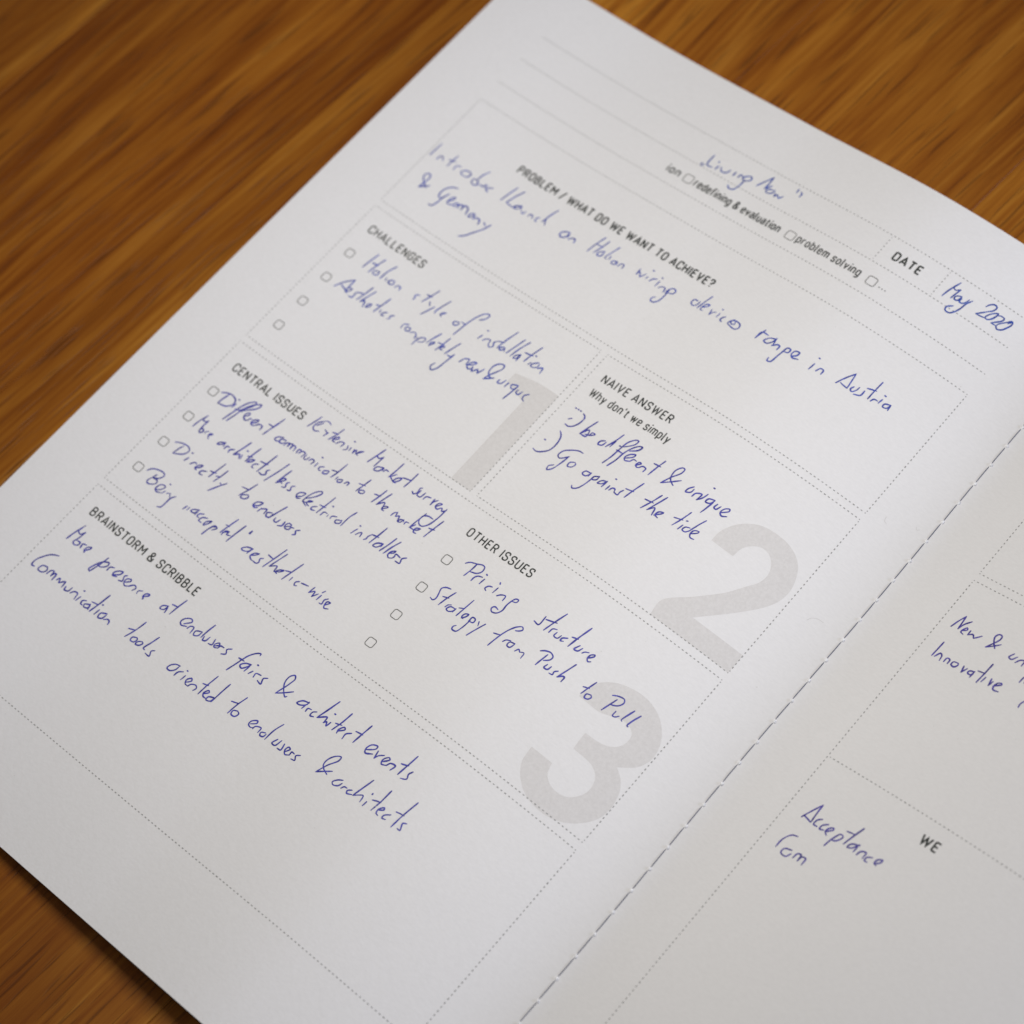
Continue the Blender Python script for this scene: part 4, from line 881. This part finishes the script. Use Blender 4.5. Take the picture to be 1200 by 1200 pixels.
R 194.01,-61.69 195.03,-59.30 196.06,-57.18|196.06,-57.18 196.11,-58.98 196.31,-61.71|196.31,-61.71 194.14,-61.12|197.90,-59.83 197.13,-60.55 197.06,-61.70 197.92,-61.73|199.62,-60.10 198.73,-60.91 198.70,-61.86 199.56,-61.65|200.08,-61.70 201.20,-60.45 201.00,-60.19 200.26,-60.69 200.04,-61.64 200.72,-62.28|201.73,-64.33 202.17,-62.22 203.05,-60.42 203.74,-60.74 202.95,-62.25 202.03,-62.52|206.09,-56.80 205.31,-59.47 204.70,-61.86|203.63,-59.21 205.21,-58.94|207.64,-60.35 206.06,-60.96 205.73,-61.99 206.60,-61.67 207.50,-60.17|207.43,-60.81 207.34,-62.16|208.22,-62.35 208.63,-61.18 209.60,-60.90 209.68,-62.32|211.26,-61.01 210.31,-61.60 210.29,-62.41 210.95,-62.46|212.42,-61.83 213.22,-60.95 213.24,-60.34 212.39,-60.81 212.23,-61.72 212.86,-62.07
R 196.14,-65.68 194.93,-66.09 193.95,-67.76 193.77,-69.99|197.04,-68.79 195.54,-69.32 195.44,-70.40 196.74,-70.61 197.39,-69.49|198.19,-70.03 198.51,-68.73 199.22,-68.57 199.37,-70.08|199.37,-70.08 199.65,-68.84 200.49,-68.75 200.58,-70.33"""


def pen_word(page, strokes, m):
    k = Ink(0.024)
    seed = random.uniform(0, 99)
    base_w = (0.36 if m is M_PENB else 0.335) * random.uniform(0.94, 1.06)
    for si, st in enumerate(strokes):
        pts = catmull(st)
        if len(pts) == 2:
            a, b = Vector(pts[0]), Vector(pts[1])
            L = (b - a).length
            if L < 0.35:
                k.ribbon([tuple(a), tuple(b + Vector((.05, .02)))], base_w * 1.05, round_caps=True)
                continue
            n = max(4, int(L / 0.2))
            bow = random.uniform(-.02, .02) * L
            nx = Vector((-(b - a).y, (b - a).x)) / L
            pts = [tuple(a + (b - a) * (i / n) + nx * bow * 4 * (i / n) * (1 - i / n)) for i in range(n + 1)]
        n = len(pts)
        ws = []
        s = 0.0
        lens = [0.0]
        for i in range(1, n):
            s += math.hypot(pts[i][0] - pts[i - 1][0], pts[i][1] - pts[i - 1][1])
            lens.append(s)
        for i in range(n):
            e0, e1 = lens[i], s - lens[i]
            f = 1.0 + 0.34 * noise.noise((lens[i] * 0.55 + seed, si * 3.1, 0.0)) + 0.10 * noise.noise((lens[i] * 3.0, seed, si * 1.7))
            f *= 0.78 + 0.22 * min(1, e0 / 0.45)
            f *= 0.66 + 0.34 * min(1, e1 / 0.75)
            ws.append(base_w * f)
        jit = [(x + 0.018 * noise.noise((lens[i] * 1.6, seed + 5, si)), y + 0.018 * noise.noise((lens[i] * 1.6, seed + 9, si)))
               for i, (x, y) in enumerate(pts)]
        k.ribbon(jit, ws, round_caps=True)
    return k.build("handwritten_word", m, page)


for line in HAND.strip().splitlines():
    pg, rest = line.split(' ', 1)
    strokes = [[tuple(map(float, q.split(','))) for q in s.split()] for s in rest.split('|')]
    cu = sum(p_[0] for s in strokes for p_ in s) / sum(len(s) for s in strokes)
    cv = sum(p_[1] for s in strokes for p_ in s) / sum(len(s) for s in strokes)
    if pg == 'R':
        m = M_PEN2
    elif cv > 50:
        m = M_PENB
    elif cu < 90 and cv > -50 or cv > 4:
        m = M_PENU
    else:
        m = M_PEN
    pen_word(left_page if pg == 'L' else right_page, strokes, m)

# small scuffs and fibres in the sheet
sc = Ink(0.012)
for pts in ([(167.6, -25.6), (168.1, -24.6), (169.3, -23.9), (170.6, -23.8)], [(166.2, 4.2), (166.5, 3.2), (167.2, 2.9)],
            [(172.5, 6.5), (172.9, 6.0), (173.4, 6.4)]):
    sc.ribbon(catmull(pts), 0.12, round_caps=True)
rs = random.Random(3)
for _ in range(70):
    sc.dot(rs.uniform(4, 172), rs.uniform(-165, 74), rs.uniform(.05, .13))
mm2 = make_ink("paper_scuff", (0.62, 0.605, 0.59), (0.68, 0.67, 0.66), 0.85, 0.2)
o = sc.build("paper_speck", mm2, left_page)
o['kind'] = "stuff"
sr = Ink(0.012)
for _ in range(40):
    sr.dot(rs.uniform(180, 300), rs.uniform(-150, 74), rs.uniform(.05, .12))
o = sr.build("paper_speck", mm2, right_page)
o['kind'] = "stuff"

# ------------------------------------------------------------------ sewn fold
def tube(name, path, r, m, parent, seg=8, caps=True):
    vs, fs = [], []
    n = len(path)
    for i, c in enumerate(path):
        c = Vector(c)
        a, b = Vector(path[max(0, i - 1)]), Vector(path[min(n - 1, i + 1)])
        t = (b - a).normalized()
        s = t.cross(Vector((0, 0, 1)))
        s = s.normalized() if s.length > 1e-6 else Vector((1, 0, 0))
        q = s.cross(t)
        rr = r[i] if isinstance(r, list) else r
        for k in range(seg):
            th = 2 * math.pi * k / seg
            p_ = c + (s * math.cos(th) + q * math.sin(th)) * rr
            vs.append(tuple(p_ * MM))
    for i in range(n - 1):
        for k in range(seg):
            a, b = i * seg + k, i * seg + (k + 1) % seg
            fs.append((a, b, b + seg, a + seg))
    if caps:
        fs.append(tuple(range(seg)))
        fs.append(tuple(range((n - 1) * seg, n * seg))[::-1])
    return link_mesh(name, vs, fs, m, parent)


seam = bpy.data.objects.new("sewn_seam", None)
C.objects.link(seam)
seam.parent = book
PITCH = 5.88
v = 40.45 + PITCH * 6
while v > V_BOT + 4:
    a, b = v - 0.42, v - PITCH + 0.42
    if b > V_BOT + 1:
        n = 8
        path = []
        for i in range(n + 1):
            t = i / n
            dip = -0.15 if i in (0, n) else 0.0
            path.append((176.0 + 0.03 * math.sin(t * 3 + v), a + (b - a) * t, 0.03 + dip + 0.03 * math.sin(math.pi * t)))
        tube("thread", path, 0.115, M_THREAD, seam)
    bu = 176.0 + random.uniform(-.04, .04)
    L = random.uniform(0.34, 0.46)
    tube("stitch", [(bu, v + L, -0.15), (bu + .08, v + L * .6, 0.0), (bu + .1, v, 0.05), (bu + .05, v - L * .6, 0.0), (bu, v - L, -0.15)],
         [0.16, 0.32, 0.38, 0.32, 0.16], M_KNOT, seam)
    v -= PITCH
